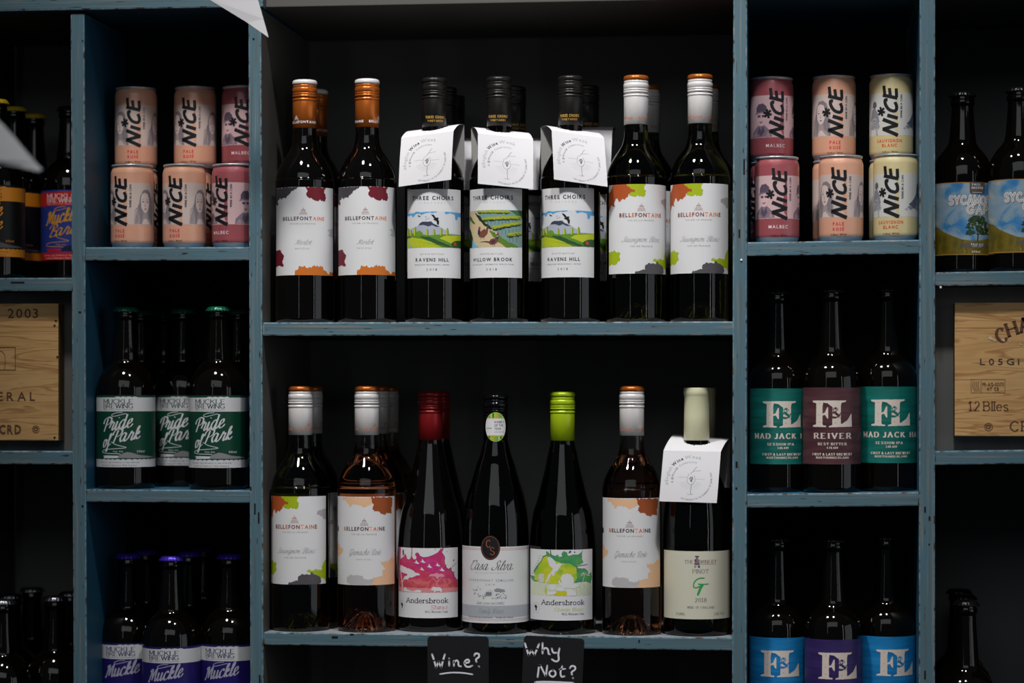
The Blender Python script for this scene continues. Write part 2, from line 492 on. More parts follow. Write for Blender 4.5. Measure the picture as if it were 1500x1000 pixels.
class Flat:
    """flat print: pieces of (points, faces, material, layer) in mm"""

    def __init__(self):
        self.p = []

    def add(self, pts, faces, m, layer=1):
        self.p.append((pts, faces, m, layer))

    def poly(self, pts, m, layer=1):
        q = [pts[0]]
        for p in pts[1:]:
            if math.hypot(p[0] - q[-1][0], p[1] - q[-1][1]) > 0.02:
                q.append(p)
        n = len(q)
        r = delaunay_2d_cdt([Vector(p) for p in q], [], [list(range(n))], 1, 0.001)
        self.add([(v.x, v.y) for v in r[0]], [tuple(t) for t in r[2]], m, layer)

    def rect(self, x0, y0, x1, y1, m, layer=1):
        self.add([(x0, y0), (x1, y0), (x1, y1), (x0, y1)], [(0, 1, 2, 3)], m, layer)

    def ell(self, cx, cy, rx, ry, m, layer=1, n=20, rot=0.0):
        c, s = math.cos(rot), math.sin(rot)
        pts = []
        for i in range(n):
            a = 2 * math.pi * i / n
            x, y = rx * math.cos(a), ry * math.sin(a)
            pts.append((cx + x * c - y * s, cy + x * s + y * c))
        self.add(pts, [tuple(range(n))], m, layer)

    def stroke(self, pts, wd, m, layer=1, smooth=True, nib=None, thin=0.4, taper=False, caps=True):
        """ribbon of width wd; nib = angle of a broad pen, thin = its width ratio across"""
        if not smooth and len(pts) > 2:
            for p, q in zip(pts[:-1], pts[1:]):
                dx, dy = q[0] - p[0], q[1] - p[1]
                L = math.hypot(dx, dy) + 1e-9
                e = wd * 0.18
                self.stroke([(p[0] - dx / L * e, p[1] - dy / L * e), (q[0] + dx / L * e, q[1] + dy / L * e)], wd, m, layer, False, nib, thin, False, caps)
            return
        if smooth and len(pts) > 2:
            pts = spline(pts)
        n = len(pts)
        if n < 2:
            return
        vs, fs = [], []
        for i in range(n):
            a, b = pts[max(0, i - 1)], pts[min(n - 1, i + 1)]
            dx, dy = b[0] - a[0], b[1] - a[1]
            L = math.hypot(dx, dy) + 1e-9
            dx, dy = dx / L, dy / L
            ww = wd
            if nib is not None:
                ww = wd * (thin + (1 - thin) * abs(math.sin(math.atan2(dy, dx) - nib)))
            if taper:
                ww *= 0.25 + 0.75 * math.sin(math.pi * min(1, (i + 0.5) / n * 1.0))
            k = ww / 2
            if not smooth and 0 < i < n - 1:
                p, c, q = pts[i - 1], pts[i], pts[i + 1]
                a1 = math.atan2(c[1] - p[1], c[0] - p[0])
                a2 = math.atan2(q[1] - c[1], q[0] - c[0])
                k /= max(0.45, abs(math.cos((a2 - a1) / 2)))
            vs.append((pts[i][0] - dy * k, pts[i][1] + dx * k))
            vs.append((pts[i][0] + dy * k, pts[i][1] - dx * k))
        for i in range(n - 1):
            fs.append((2 * i, 2 * i + 1, 2 * i + 3, 2 * i + 2))
        self.add(vs, fs, m, layer)
        if caps:
            for (x, y) in (pts[0], pts[-1]):
                self.ell(x, y, wd * 0.42 * (thin if nib is not None else 1), wd * 0.42 * (thin if nib is not None else 1), m, layer, 8)

    def _place(self, items, total, x, w, h, align):
        sx = (w / total) if w else h
        x0 = x - (total * sx) * {'l': 0, 'c': 0.5, 'r': 1}[align]
        return x0, sx

    def text(self, s, x, y, h, m, w=None, align='c', st='r', track=0.16, shear=0.0, layer=1):
        cur, items = 0.0, []
        for c in s:
            if c == ' ':
                cur += 0.34 + track
                continue
            g = GLY[st, c]
            items.append((cur, g))
            cur += g[2] + track
        total = max(0.01, cur - track)
        x0, sx = self._place(items, total, x, w, h, align)
        for cx, g in items:
            self.add([(x0 + (cx + px + py * shear) * sx, y + py * h) for px, py in g[0]], g[1], m, layer)

    def arc(self, s, cx, cy, r, a0, a1, h, m, st='r', layer=1, inward=False):
        """letters spread on an arc; angles in degrees, from first letter to last"""
        adv, cur = [], 0.0
        for c in s:
            wd = 0.5 if c == ' ' else GLY[st, c][2] + 0.2
            adv.append(cur + wd / 2)
            cur += wd
        sc = abs(R(a1 - a0)) * r / cur
        for c, a in zip(s, adv):
            if c == ' ':
                continue
            an = R(a0 + (a1 - a0) * a / cur)
            g = GLY[st, c]
            ux, uy = math.cos(an), math.sin(an)
            if inward:
                tx, ty, nx, ny = -uy, ux, -ux, -uy
            else:
                tx, ty, nx, ny = uy, -ux, ux, uy
            pts = []
            for px, py in g[0]:
                q = (px - g[2] / 2) * sc
                pts.append((cx + ux * r + tx * q + nx * py * h, cy + uy * r + ty * q + ny * py * h))
            self.add(pts, g[1], m, layer)

    def stext(self, s, x, y, h, m, w=None, align='c', pen=0.12, thin=0.35, nib=0.0, serif=True, shear=0.0,
              track=0.3, font=SK, layer=1, slab=0.13, join=False, mono=0):
        cur, items = 0.0, []
        for c in s:
            if c == ' ':
                cur += mono or 0.45
                continue
            st_ = parse(font[c])
            xs = [p[0] for _, pp in st_ for p in pp]
            lo, hi = min(xs), max(xs)
            if join:
                lo, hi = 0, max(xs)
            if mono:
                gw = hi - lo
                kx = min(1.0, mono * 0.84 / max(gw, 0.01))
                st_ = [(sm, [((px - lo) * kx, py) for px, py in pp]) for sm, pp in st_]
                items.append((cur + (mono - gw * kx) / 2, st_))
                cur += mono
                continue
            items.append((cur - lo, st_))
            cur += (hi - lo) + track - (0.17 if c == 'r' and serif else 0)
        total = max(0.01, cur - (0 if mono else track))
        x0, sx = self._place(items, total, x, w, h, align)
        for cx, st_ in items:
            for sm, pp in st_:
                q = [(x0 + (cx + px + py * shear) * sx, y + py * h) for px, py in pp]
                self.stroke(q, pen * h, m, layer, smooth=sm, nib=nib, thin=thin, caps=not serif)
                if serif:
                    for i, (px, py) in enumerate(pp):
                        if not any(abs(py - t) < 0.01 for t in (0, 1, 0.66)):
                            continue
                        end = i in (0, len(pp) - 1)
                        nb = [pp[j] for j in (i - 1, i + 1) if 0 <= j < len(pp)]
                        vert = any(abs(b[0] - px) < 0.01 for b in nb)
                        steep = any(abs(b[1] - py) > abs(b[0] - px) for b in nb)
                        if (end and steep) or (not end and vert and not sm):
                            X = x0 + (cx + px + py * shear) * sx
                            Y = y + py * h
                            t = 0.035 * h if thin < 0.6 else pen * h * 0.5
                            Y += (t if py == 0 else -t) * 0.6
                            self.add([(X - slab * sx, Y - t), (X + slab * sx, Y - t), (X + slab * sx, Y + t), (X - slab * sx, Y + t)],
                                     [(0, 1, 2, 3)], m, layer)

    def build(self, name, fmap, parent=None, step=3.0, loc=None, smooth=False):
        """bisect into strips and map (x, y, layer) to space"""
        mats = []
        bm = bmesh.new()
        for pts, faces, m, layer in self.p:
            if m not in mats:
                mats.append(m)
            k = mats.index(m)
            vs = [bm.verts.new((x, y, layer)) for x, y in pts]
            for f in faces:
                try:
                    fc = bm.faces.new([vs[i] for i in f])
                    fc.material_index = k
                except ValueError:
                    pass
        if step:
            xs = [v.co.x for v in bm.verts]
            lo, hi = min(xs), max(xs)
            t = math.floor(lo / step) * step + step
            while t < hi:
                big = [f for f in bm.faces if min(v.co.x for v in f.verts) < t - 0.01 and max(v.co.x for v in f.verts) > t + 0.01
                       and (max(v.co.x for v in f.verts) - min(v.co.x for v in f.verts)) > step * 0.9]
                if big:
                    ed = list({e for f in big for e in f.edges})
                    vv = list({v for f in big for v in f.verts})
                    bmesh.ops.bisect_plane(bm, geom=big + ed + vv, plane_co=(t, 0, 0), plane_no=(1, 0, 0))
                t += step
        bmesh.ops.recalc_face_normals(bm, faces=bm.faces)
        for f in bm.faces:
            if f.normal.z < 0:
                f.normal_flip()
        for v in bm.verts:
            v.co = fmap(v.co.x, v.co.y, v.co.z)
        me = bpy.data.meshes.new(name)
        bm.to_mesh(me)
        bm.free()
        for m in mats:
            me.materials.append(m)
        if smooth:
            me.polygons.foreach_set('use_smooth', [True] * len(me.polygons))
        o = bpy.data.objects.new(name, me)
        COL.objects.link(o)
        if parent:
            o.parent = parent
        if loc:
            o.location = loc
        return o


def cyl(Rm, z0, phi):
    def f(x, y, l):
        a = x / Rm + phi
        rr = Rm + 0.10 + l * 0.035
        return Vector((rr * math.sin(a) / 1000, -rr * math.cos(a) / 1000, (z0 + y) / 1000))
    return f


class Trace:
    """turns positions read off a crop of the photograph into mm on an unrolled label"""

    def __init__(self, ox, oy, s, c, rpx, Rm, phi, ybot, k):
        self.a = (ox, oy, s, c, rpx, Rm, phi, ybot, k)

    def __call__(self, X, Y):
        ox, oy, s, c, rpx, Rm, phi, ybot, k = self.a
        d = max(-0.992, min(0.992, (ox + X / s - c) / rpx))
        return (Rm * (math.asin(d) - phi), (ybot - Y) / s * k)

    def all(self, pts):
        return [self(*p) for p in pts]

# ------------------------------------------------------------------ bottles
def cap_profile(r=14.9, H=60.4):
    p = [(r - 0.5, 0), (r, 0.4), (r, H - 27), (r - 0.1, H - 26.5), (r + 0.5, H - 26), (r + 0.5, H - 24), (r - 0.9, H - 23.2), (r - 0.9, H - 22.4),
         (r + 0.4, H - 21.8), (r + 0.4, H - 19.6), (r - 0.3, H - 19.2), (r + 0.4, H - 18.8), (r + 0.4, H - 17.2), (r - 0.1, H - 16.8),
         (r + 0.5, H - 16.2), (r + 0.5, H - 11.4), (r, H - 10.4), (r - 0.6, H - 10), (r - 0.1, H - 9.2), (r - 0.1, H - 7.2), (r - 0.7, H - 6.5)]
    top = [(r - 0.7, H - 6.5), (r + 0.2, H - 6.0), (r + 0.5, H - 4.4), (r + 0.4, H - 2.6), (r - 0.6, H - 1.0), (r - 2.4, H - 0.2), (r - 4.5, H)]
    return p, top


def screw_cap(parent, z0, m, mtop=None, Hc=60.4, knurl=False):
    p, t = cap_profile(14.9, Hc)
    c = lathe('screw_cap', [(r, z + z0) for r, z in p], [m], parent, 64, knurl=(14, 15, 0.25) if knurl else None)
    top = lathe('cap_top', [(r, z + z0) for r, z in t], [mtop or m], c, 48)
    if mtop and mtop is not m:
        top['label'] = 'copper coloured top disc' if mtop is C_COP else 'white top disc'
    return c


BORD = [(20, 1.5), (33, 0.2), (35.2, 0.8), (36.3, 3), (36.5, 6), (36.5, 90), (36.5, 168), (36.1, 176), (34.6, 184), (32.4, 190.5), (29.2, 197),
        (25.6, 203), (21.6, 209), (18.4, 214), (16.4, 219), (15.1, 225), (14.5, 232), (14.2, 246)]
BURG_A = [(22, 1.5), (37, 0.2), (39.6, 1), (40.7, 4), (41, 8), (41, 86), (40.9, 95), (40.3, 106), (39, 125), (36, 146), (33, 156), (30.2, 165), (26.5, 180),
          (22.7, 195), (19.8, 208), (17.5, 219), (15.2, 229), (14.2, 238), (13.9, 246)]
BURG_C = [(22, 1.5), (37, 0.2), (39.6, 1), (40.7, 4), (41, 8), (41, 110), (40.4, 129), (38.6, 148), (35, 167), (32, 177), (29, 186), (23.8, 204),
          (19, 217), (16.4, 227), (14.6, 236), (13.9, 246)]
PINOT = [(22, 1.5), (37, 0.2), (39.6, 1), (40.7, 4), (41, 8), (41, 125), (40.4, 140), (38.6, 158), (35.5, 172), (31, 186), (25, 200), (19.5, 214), (16, 226), (14.4, 236), (14, 246)]


def resample(prof, n=4):
    """smooth the shoulder"""
    out = list(prof[:5])
    out += spline(prof[5:], n)[1:] if len(prof) > 6 else []
    res = [out[0]]
    for p in out[1:]:
        if p[1] > res[-1][1] - 0.5 or len(res) < 5:
            res.append(p)
    return res


def bottle_body(parent, prof, m, fill=None, m_top=None, punt=True):
    p = resample(prof)
    if punt:
        k = (34 / 36.5)
        p = [(1.5, 24), (6, 22.5), (12, 17), (17, 10), (22, 4), (27, 1.2)] + [q for q in p[1:]]
    if fill:
        mi = [0 if p[i][1] < fill else 1 for i in range(len(p) - 1)]
        return lathe('bottle_body', p, [m, m_top], parent, 72, mi, dimple=(1, 2, 3, 4))
    return lathe('bottle_body', p, [m], parent, 72)


def base_label(f, half, Rm, H, m=PAPER):
    wd = R(half) * Rm
    f.rect(-wd, 0, wd, H, m, 0)
    return wd


def wordmark(f, T, x0, x1, y0, y1, dark, light, split):
    s = 'BELLEFONTAINE'
    a, b = T(x0, y1), T(x1, y0)
    w_ = b[0] - a[0]
    total = sum(GLY['b', c][2] + 0.24 for c in s)
    cur = 0
    for i, c in enumerate(s):
        g = GLY['b', c]
        k = w_ / total
        f.add([(a[0] + (cur + px) * k, a[1] + py * (b[1] - a[1])) for px, py in g[0]], g[1], light if i in split else dark, 2)
        cur += g[2] + 0.24


def emblem(f, T, cx, y0, y1, m):
    """small gate tower on steps"""
    a, b = T(cx, y1), T(cx, y0)
    x, y, h = a[0], a[1], b[1] - a[1]
    st = lambda p, w_=0.35: f.stroke([(x + px * h, y + py * h) for px, py in p], w_, m, 2, smooth=False, caps=False)
    st([(-0.6, 0.0), (0.6, 0.0)])
    st([(-0.5, 0.14), (0.5, 0.14)])
    st([(-0.3, 0.14), (-0.22, 0.6), (0.22, 0.6), (0.3, 0.14)], 0.4)
    st([(-0.1, 0.14), (-0.1, 0.42), (0.1, 0.42), (0.1, 0.14)], 0.45)
    st([(-0.32, 0.64), (0.32, 0.64)], 0.45)
    st([(-0.16, 0.66), (0, 0.86), (0.16, 0.66)], 0.4)
    st([(0, 0.8), (0, 1.05)], 0.3)
    st([(-0.5, 0.14), (-0.42, 0.34), (-0.28, 0.3)], 0.3)
    st([(0.5, 0.14), (0.42, 0.34), (0.28, 0.3)], 0.3)


GR, MID = ink(150, 148, 146), ink(96, 96, 100)


def inband(f, T, x0, x1, y0, y1, s, m, st='r', track=0.3, layer=2):
    a, b = T(x0, y1), T(x1, y0)
    f.text(s, (a[0] + b[0]) / 2, a[1], b[1] - a[1], m, w=b[0] - a[0], st=st, track=track, layer=layer)


def sband(f, T, x0, x1, y0, y1, s, m, font=SK, **kw):
    a, b = T(x0, y1), T(x1, y0)
    f.stext(s, (a[0] + b[0]) / 2, a[1], b[1] - a[1], m, w=b[0] - a[0], font=font, layer=2, **kw)


def clampx(pts, wd, lo=0.0, hi=1e9):
    return [(max(-wd, min(wd, x)), max(lo, min(hi, y))) for x, y in pts]


def script(f, T, x0, x1, y0, y1, s, m, pen=0.06):
    sband(f, T, x0, x1, y0, y1, s, m, font=SC, pen=pen, thin=0.3, nib=0.5, serif=False, shear=0.45, track=0.0, join=True)


def label_castle(kind):
    """paper label with torn leaf patches; three colourings"""
    f = Flat()
    H = 107.8
    wd = base_label(f, 72, 36.5, H)
    Rm = 36.5
    blob = lambda T, pts, m, layer=1, seed=1: f.poly(clampx(jag(T.all(pts), 0.95, 1.0, seed), wd, 0, H), m, layer)
    if kind == 'merlot':
        T = Trace(395, 255, 6.25, 446.5, 43.3, Rm, R(-1.5), 907, 0.845)
        dk, wn, og, lg = ink(72, 68, 74), ink(112, 24, 38), ink(206, 112, 34), ink(190, 188, 190)
        blob(T, [(52, 108), (265, 108), (225, 135), (195, 152), (180, 175), (150, 208), (120, 203), (112, 222), (98, 198), (90, 218), (75, 235), (85, 270), (62, 258), (52, 262)], dk)
        blob(T, [(328, 108), (512, 108), (498, 150), (512, 195), (500, 235), (455, 222), (440, 237), (415, 232), (385, 212), (345, 200), (335, 165), (345, 150)], wn, seed=2)
        blob(T, [(525, 490), (560, 480), (590, 472), (590, 556), (555, 555), (530, 545), (552, 520)], lg, seed=3)
        blob(T, [(52, 695), (90, 668), (115, 700), (135, 740), (120, 775), (130, 830), (95, 815), (52, 840)], wn, seed=4)
        blob(T, [(232, 912), (240, 860), (265, 852), (275, 820), (300, 832), (320, 822), (345, 842), (385, 835), (400, 817), (440, 825), (485, 830), (490, 855), (510, 870), (540, 895), (550, 870), (590, 880), (590, 912)], og, seed=5)
        wordmark(f, T, 125, 503, 378, 411, ink(58, 38, 44), ink(222, 124, 62), (9, 10, 11, 12))
        emblem(f, T, 308, 295, 358, ink(150, 96, 86))
        inband(f, T, 185, 420, 436, 448, 'VIN DE LA FRANCE', GR)
        script(f, T, 235, 375, 588, 632, 'Merlot', MID)
        inband(f, T, 235, 365, 660, 674, "PAYS D'OC", GR)
    elif kind == 'sauvignon':
        T = Trace(885, 255, 6.25, 932, 43.3, Rm, R(8), 890, 0.845)
        br, gn, lg, dk = ink(178, 84, 40), ink(166, 184, 22), ink(176, 172, 174), ink(84, 80, 84)
        blob(T, [(195, 78), (384, 78), (366, 130), (380, 165), (366, 203), (305, 195), (280, 207), (245, 197), (228, 180), (245, 160), (215, 105)], gn, 1, 2)
        blob(T, [(88, 78), (200, 78), (218, 105), (245, 130), (285, 142), (280, 167), (245, 166), (225, 195), (200, 222), (162, 230), (145, 248), (128, 215), (110, 220), (98, 252), (104, 292), (76, 272), (60, 305), (48, 345), (46, 180), (75, 130)], br, 2, 1)
        blob(T, [(515, 230), (545, 212), (585, 212), (585, 302), (550, 300), (545, 275), (520, 262)], lg, 1, 3)
        blob(T, [(44, 690), (85, 690), (100, 673), (120, 695), (152, 705), (145, 740), (150, 770), (130, 785), (110, 812), (75, 800), (44, 820)], gn, 1, 4)
        blob(T, [(445, 770), (460, 755), (475, 770), (515, 755), (540, 765), (550, 700), (560, 665), (588, 700), (588, 896), (565, 896), (555, 850), (530, 830), (500, 800), (470, 790)], gn, 1, 5)
        blob(T, [(285, 896), (290, 865), (320, 868), (350, 855), (375, 850), (372, 820), (405, 795), (430, 800), (465, 800), (485, 780), (500, 800), (530, 820), (540, 860), (530, 896)], dk, 2, 6)
        wordmark(f, T, 145, 520, 350, 386, ink(120, 44, 40), ink(206, 112, 66), (4, 8, 9, 10, 11))
        emblem(f, T, 342, 265, 332, ink(160, 90, 78))
        inband(f, T, 220, 452, 410, 422, 'VIN DE LA FRANCE', GR)
        script(f, T, 168, 502, 562, 608, 'Sauvignon Blanc', MID)
        inband(f, T, 240, 438, 640, 654, 'VIN DE FRANCE', GR)
    else:
        T = Trace(490, 715, 6.67, 537.3, 43.3, Rm, R(-4), 930, 0.845)
        pc, br, lg, dk = ink(236, 190, 150), ink(160, 78, 34), ink(188, 186, 186), ink(58, 52, 62)
        blob(T, [(80, 84), (360, 84), (365, 140), (330, 165), (290, 180), (240, 160), (185, 150), (150, 182), (130, 140), (110, 115), (85, 110)], pc, 1, 1)
        blob(T, [(355, 84), (562, 84), (560, 150), (550, 200), (555, 245), (510, 235), (490, 252), (460, 245), (440, 225), (385, 215), (370, 190), (385, 160), (365, 130)], br, 2, 2)
        blob(T, [(24, 345), (45, 375), (45, 410), (24, 440)], dk, 1, 3)
        blob(T, [(24, 560), (50, 530), (60, 570), (88, 590), (85, 620), (60, 640), (45, 665), (24, 675)], pc, 1, 4)
        blob(T, [(125, 905), (125, 870), (145, 835), (190, 835), (240, 830), (280, 850), (290, 870), (350, 875), (375, 860), (412, 870), (412, 882), (380, 892), (345, 928), (150, 928)], lg, 1, 5)
        blob(T, [(345, 934), (380, 892), (375, 865), (430, 850), (470, 840), (465, 800), (495, 770), (460, 740), (448, 712), (490, 705), (520, 712), (560, 660), (590, 700), (590, 934)], pc, 2, 6)
        wordmark(f, T, 97, 495, 370, 406, ink(66, 36, 38), ink(206, 116, 72), (0, 8, 9, 10))
        emblem(f, T, 290, 285, 356, ink(140, 100, 96))
        inband(f, T, 165, 412, 434, 447, 'VIN DE LA FRANCE', GR)
        script(f, T, 146, 448, 586, 640, 'Grenache Rose', MID)
        p = T(441, 598)
        f.stroke([p, (p[0] + 1.1, p[1] + 1.3)], 0.3, MID, 2)
        inband(f, T, 216, 355, 677, 689, "PAYS D'OC", GR)
    return f


def tri_text(f, T, place, sub, x):
    nv = ink(44, 42, 54)
    inband(f, T, *x[0], 152, 190, 'THREE CHOIRS', nv, 'b', 0.3)
    inband(f, T, *x[1], 212, 225, 'VINEYARDS', ink(176, 172, 180), 'r', 1.4)
    inband(f, T, *x[2], 705, 718, 'ESTATE BOTTLED', MID, 'r', 0.6)
    inband(f, T, *x[3], 748, 781, place, nv, 'b', 0.3)
    inband(f, T, *x[4], 806, 818, sub, MID, 'r', 0.35)
    inband(f, T, *x[5], 848, 870, '2018', nv, 'r', 0.9)


def label_hill():
    f = Flat()
    Rm = 36.5
    wd = base_label(f, 62.5, Rm, 108)
    T = Trace(585, 265, 6.667, 636, 43.3, Rm, 0.0, 938, 0.845)
    q = lambda pts, m, layer=1, j=0.0, s=1: f.poly(clampx(jag(T.all(pts), j, 1.5, s) if j else T.all(pts), wd), m, layer)
    sky, blue = ink(214, 216, 220), ink(84, 160, 214)
    yl, gn, dg, lv, nv = ink(186, 196, 40), ink(96, 140, 44), ink(44, 84, 40), ink(172, 178, 194), ink(58, 66, 84)
    q([(70, 300), (600, 300), (600, 646), (70, 646)], sky, 1)
    q([(70, 315), (150, 314), (170, 300), (220, 308), (362, 301), (375, 308), (330, 318), (300, 313), (262, 318), (220, 335), (200, 320), (165, 325), (140, 355), (120, 330), (100, 340), (70, 330)], blue, 2, 0.2)
    q([(440, 303), (600, 308), (600, 352), (572, 345), (560, 385), (545, 375), (540, 330), (500, 316), (455, 330)], blue, 2, 0.2)
    q([(70, 500), (100, 470), (180, 440), (212, 408), (240, 398), (318, 400), (350, 425), (400, 448), (455, 480), (480, 508), (600, 520), (600, 545), (70, 545)], lv, 2, 0.15)
    q([(190, 435), (212, 408), (240, 398), (318, 400), (350, 425), (400, 448), (370, 452), (320, 432), (280, 445), (235, 428)], nv, 3, 0.4)
    q([(70, 520), (120, 505), (200, 515), (300, 530), (420, 520), (600, 520), (600, 646), (70, 646)], gn, 3)
    q([(70, 560), (130, 545), (230, 566), (330, 600), (420, 646), (70, 646)], yl, 4)
    q([(395, 560), (440, 535), (600, 522), (600, 580), (520, 612), (470, 590)], yl, 4)
    q([(200, 540), (300, 545), (400, 590), (520, 640), (470, 646), (380, 620), (280, 575)], dg, 4, 0.3)
    q([(500, 610), (540, 580), (600, 572), (600, 646), (520, 646)], dg, 5, 0.4)
    q([(530, 600), (548, 592), (556, 626), (535, 622)], ink(200, 60, 50), 6)
    q([(70, 528), (120, 530), (120, 548), (70, 548)], ink(80, 74, 84), 5)
    q([(70, 560), (82, 560), (130, 646), (112, 646)], ink(120, 180, 190), 5)
    for i in range(11):
        a, b = T(110 + i * 20, 556 + i * 5), T(95 + i * 40, 645)
        if b[0] < wd:
            f.stroke([a, b], 0.22, gn, 5, caps=False)
    for x, h in ((92, 450), (122, 470), (160, 444), (278, 466), (342, 466), (412, 458), (470, 455)):
        q([(x - 13, 530), (x - 10, h + 15), (x, h), (x + 10, h + 16), (x + 14, 530)], ink(120, 150, 34), 5, 0.2, x)
        q([(x - 13, 530), (x - 11, h + 20), (x - 2, h + 6), (x - 1, 530)], yl, 6)
    q([(160, 545), (170, 495), (200, 482), (230, 500), (236, 530)], ink(110, 150, 40), 5, 0.4)
    bk = ink(26, 22, 30)
    q([(312, 328), (340, 335), (362, 362), (376, 358), (388, 366), (380, 374), (392, 400), (386, 432), (372, 425), (366, 396), (345, 385), (333, 378), (345, 372)], bk, 6)
    q([(186, 330), (200, 342), (214, 345), (208, 352), (190, 350)], bk, 6)
    for x, y in ((262, 350), (290, 365), (268, 372), (310, 396)):
        q([(x - 9, y), (x, y + 3), (x + 8, y - 5), (x + 2, y + 8)], bk, 6)
    tri_text(f, T, 'RAVENS HILL', 'ENGLISH REGIONAL WINE', [(133, 527), (200, 450), (213, 432), (165, 482), (160, 487), (270, 370)])
    return f


def label_brook():
    f = Flat()
    Rm = 36.5
    wd = base_label(f, 63, Rm, 108)
    T = Trace(680, 265, 6.667, 731, 43.3, Rm, R(-13), 938, 0.845)
    q = lambda pts, m, layer=1, j=0.0, s=1: f.poly(clampx(jag(T.all(pts), j, 1.4, s) if j else T.all(pts), wd), m, layer)
    teal, gn, yl, dk, tan = ink(122, 152, 152), ink(70, 104, 36), ink(168, 176, 42), ink(30, 50, 28), ink(206, 186, 148)
    q([(50, 293), (560, 293), (560, 646), (50, 646)], teal, 1)
    q([(50, 293), (120, 293), (200, 400), (290, 480), (400, 590), (470, 646), (120, 646), (90, 560), (60, 450)], tan, 2, 0.3)
    q([(50, 320), (75, 350), (115, 420), (100, 420), (60, 370)], gn, 3, 0.4)
    q([(50, 440), (72, 480), (90, 560), (80, 646), (50, 646)], dk, 3, 0.5, 3)
    q([(85, 560), (100, 600), (150, 646), (80, 646)], ink(120, 186, 214), 3, 0.3)
    q([(105, 300), (150, 340), (205, 410), (280, 470), (262, 480), (200, 440), (140, 370)], dk, 3, 0.6, 4)
    q([(240, 480), (330, 530), (420, 590), (540, 646), (400, 646), (330, 600), (270, 530)], ink(92, 128, 40), 3, 0.7, 5)
    q([(440, 293), (560, 293), (560, 370), (520, 350)], ink(60, 110, 60), 2)

    def hedge(x0, y0, x1, y1, t, s):
        r = random.Random(s)
        q([(x0, y0), (x1, y1), (x1, y1 + t * 0.5), (x0, y0 + t * 0.55)], dk, 4, 0.5, s)
        n = int(abs(x1 - x0) / 11)
        for i in range(n):
            k = i / (n - 1)
            for m_, dy, rr in ((dk, 0.5, 1.6), (gn, 0.3, 1.9), (yl, 0.05, 1.7), (yl, 0.25, 1.1)):
                a = T(x0 + (x1 - x0) * k + r.uniform(-4, 4), y0 + (y1 - y0) * k + t * dy + r.uniform(-5, 5))
                if abs(a[0]) < wd - 2:
                    f.ell(a[0], a[1], rr * r.uniform(0.7, 1.1), rr * r.uniform(0.5, 0.9), m_, 4 if m_ is dk else 5 if m_ is gn else 6, 8)
        for i in range(int(abs(x1 - x0) / 34)):
            xx = x0 + i * 34 + 10
            a, b = T(xx, y0 + t * 0.4), T(xx, y0 + t * 1.3)
            if abs(a[0]) < wd - 1:
                f.stroke([a, b], 0.35, dk, 4, caps=False)
    hedge(150, 300, 430, 306, 26, 1)
    hedge(190, 368, 540, 352, 48, 2)
    hedge(290, 452, 548, 402, 58, 3)
    hedge(430, 522, 550, 500, 58, 4)

    def pheasant(x, y, s):
        g = lambda pts, m, l: q([(x + px * s, y + py * s) for px, py in pts], m, l)
        g([(-130, 5), (-60, -2), (-20, 5), (-20, 18), (-70, 8)] if s > 0 else [(0, 0), (1, 0), (1, 1)], ink(70, 52, 60), 7)
        g([(-40, 12), (-10, -22), (30, -30), (52, -34), (62, -18), (48, 14), (20, 34), (-15, 34)], ink(116, 66, 58), 8)
        g([(-20, 10), (10, -10), (36, -6), (14, 20)], ink(70, 48, 60), 9)
        g([(38, -36), (42, -62), (58, -68), (64, -50), (60, -22), (48, -18)], ink(36, 54, 76), 9)
        g([(44, -52), (58, -56), (60, -48), (44, -44)], ink(225, 225, 225), 10)
        g([(44, -66), (50, -84), (64, -82), (70, -70), (60, -62)], ink(176, 40, 50), 10)
        for dx in (0, 22):
            a, b = T(x + dx * s, y + 32 * s), T(x + (dx + 6) * s, y + 52 * s)
            f.stroke([a, b], 0.3, ink(60, 46, 46), 8, caps=False)
    pheasant(275, 590, 0.95)
    q([(225, 440), (242, 432), (230, 520), (205, 530)], ink(96, 66, 70), 7)
    q([(150, 545), (140, 500), (165, 495), (200, 470), (225, 490), (220, 530), (190, 555)], ink(124, 72, 60), 8)
    q([(138, 520), (140, 480), (150, 470), (162, 490), (155, 530)], ink(36, 54, 76), 9)
    q([(142, 478), (146, 450), (160, 448), (166, 465), (155, 478)], ink(176, 40, 50), 10)
    for x in (165, 195):
        f.stroke([T(x, 550), T(x + 4, 572)], 0.3, ink(60, 46, 46), 8, caps=False)
    tri_text(f, T, 'WILLOW BROOK', 'AN OFF-DRY, AROMATIC WHITE WINE', [(90, 475), (152, 392), (163, 375), (92, 468), (88, 482), (218, 318)])
    return f


def watercolor(name, cols, scale):
    return ramp_mat(name, [(0.32, cols[0]), (0.45, cols[1]), (0.58, cols[2]), (0.7, cols[3])], (scale, scale, scale), 0.5, 4, 0.8)


def africa(f, T, cx, cy, r):
    bk = ink(40, 36, 40)
    x, y = T(cx, cy)
    f.arc('CERTIFIED PRODUCER OF CAPE WINE', x, y, r * 0.92, 260, -80, 0.7, ink(140, 138, 138), layer=2)
    pts = [(-0.42, 0.55), (0.1, 0.62), (0.5, 0.2), (0.3, -0.05), (0.22, -0.5), (-0.02, -0.72), (-0.16, -0.3), (-0.12, 0.0), (-0.5, 0.08)]
    f.poly([(x + a * r * 0.8, y + b * r * 0.9) for a, b in pts], bk, 2)


def slab_text(f, T, x0, x1, y0, y1, s, m, pen=0.14, track=0.32):
    sband(f, T, x0, x1, y0, y1, s, m, pen=pen, thin=0.72, nib=0.0, serif=True, slab=0.13, track=0.25)


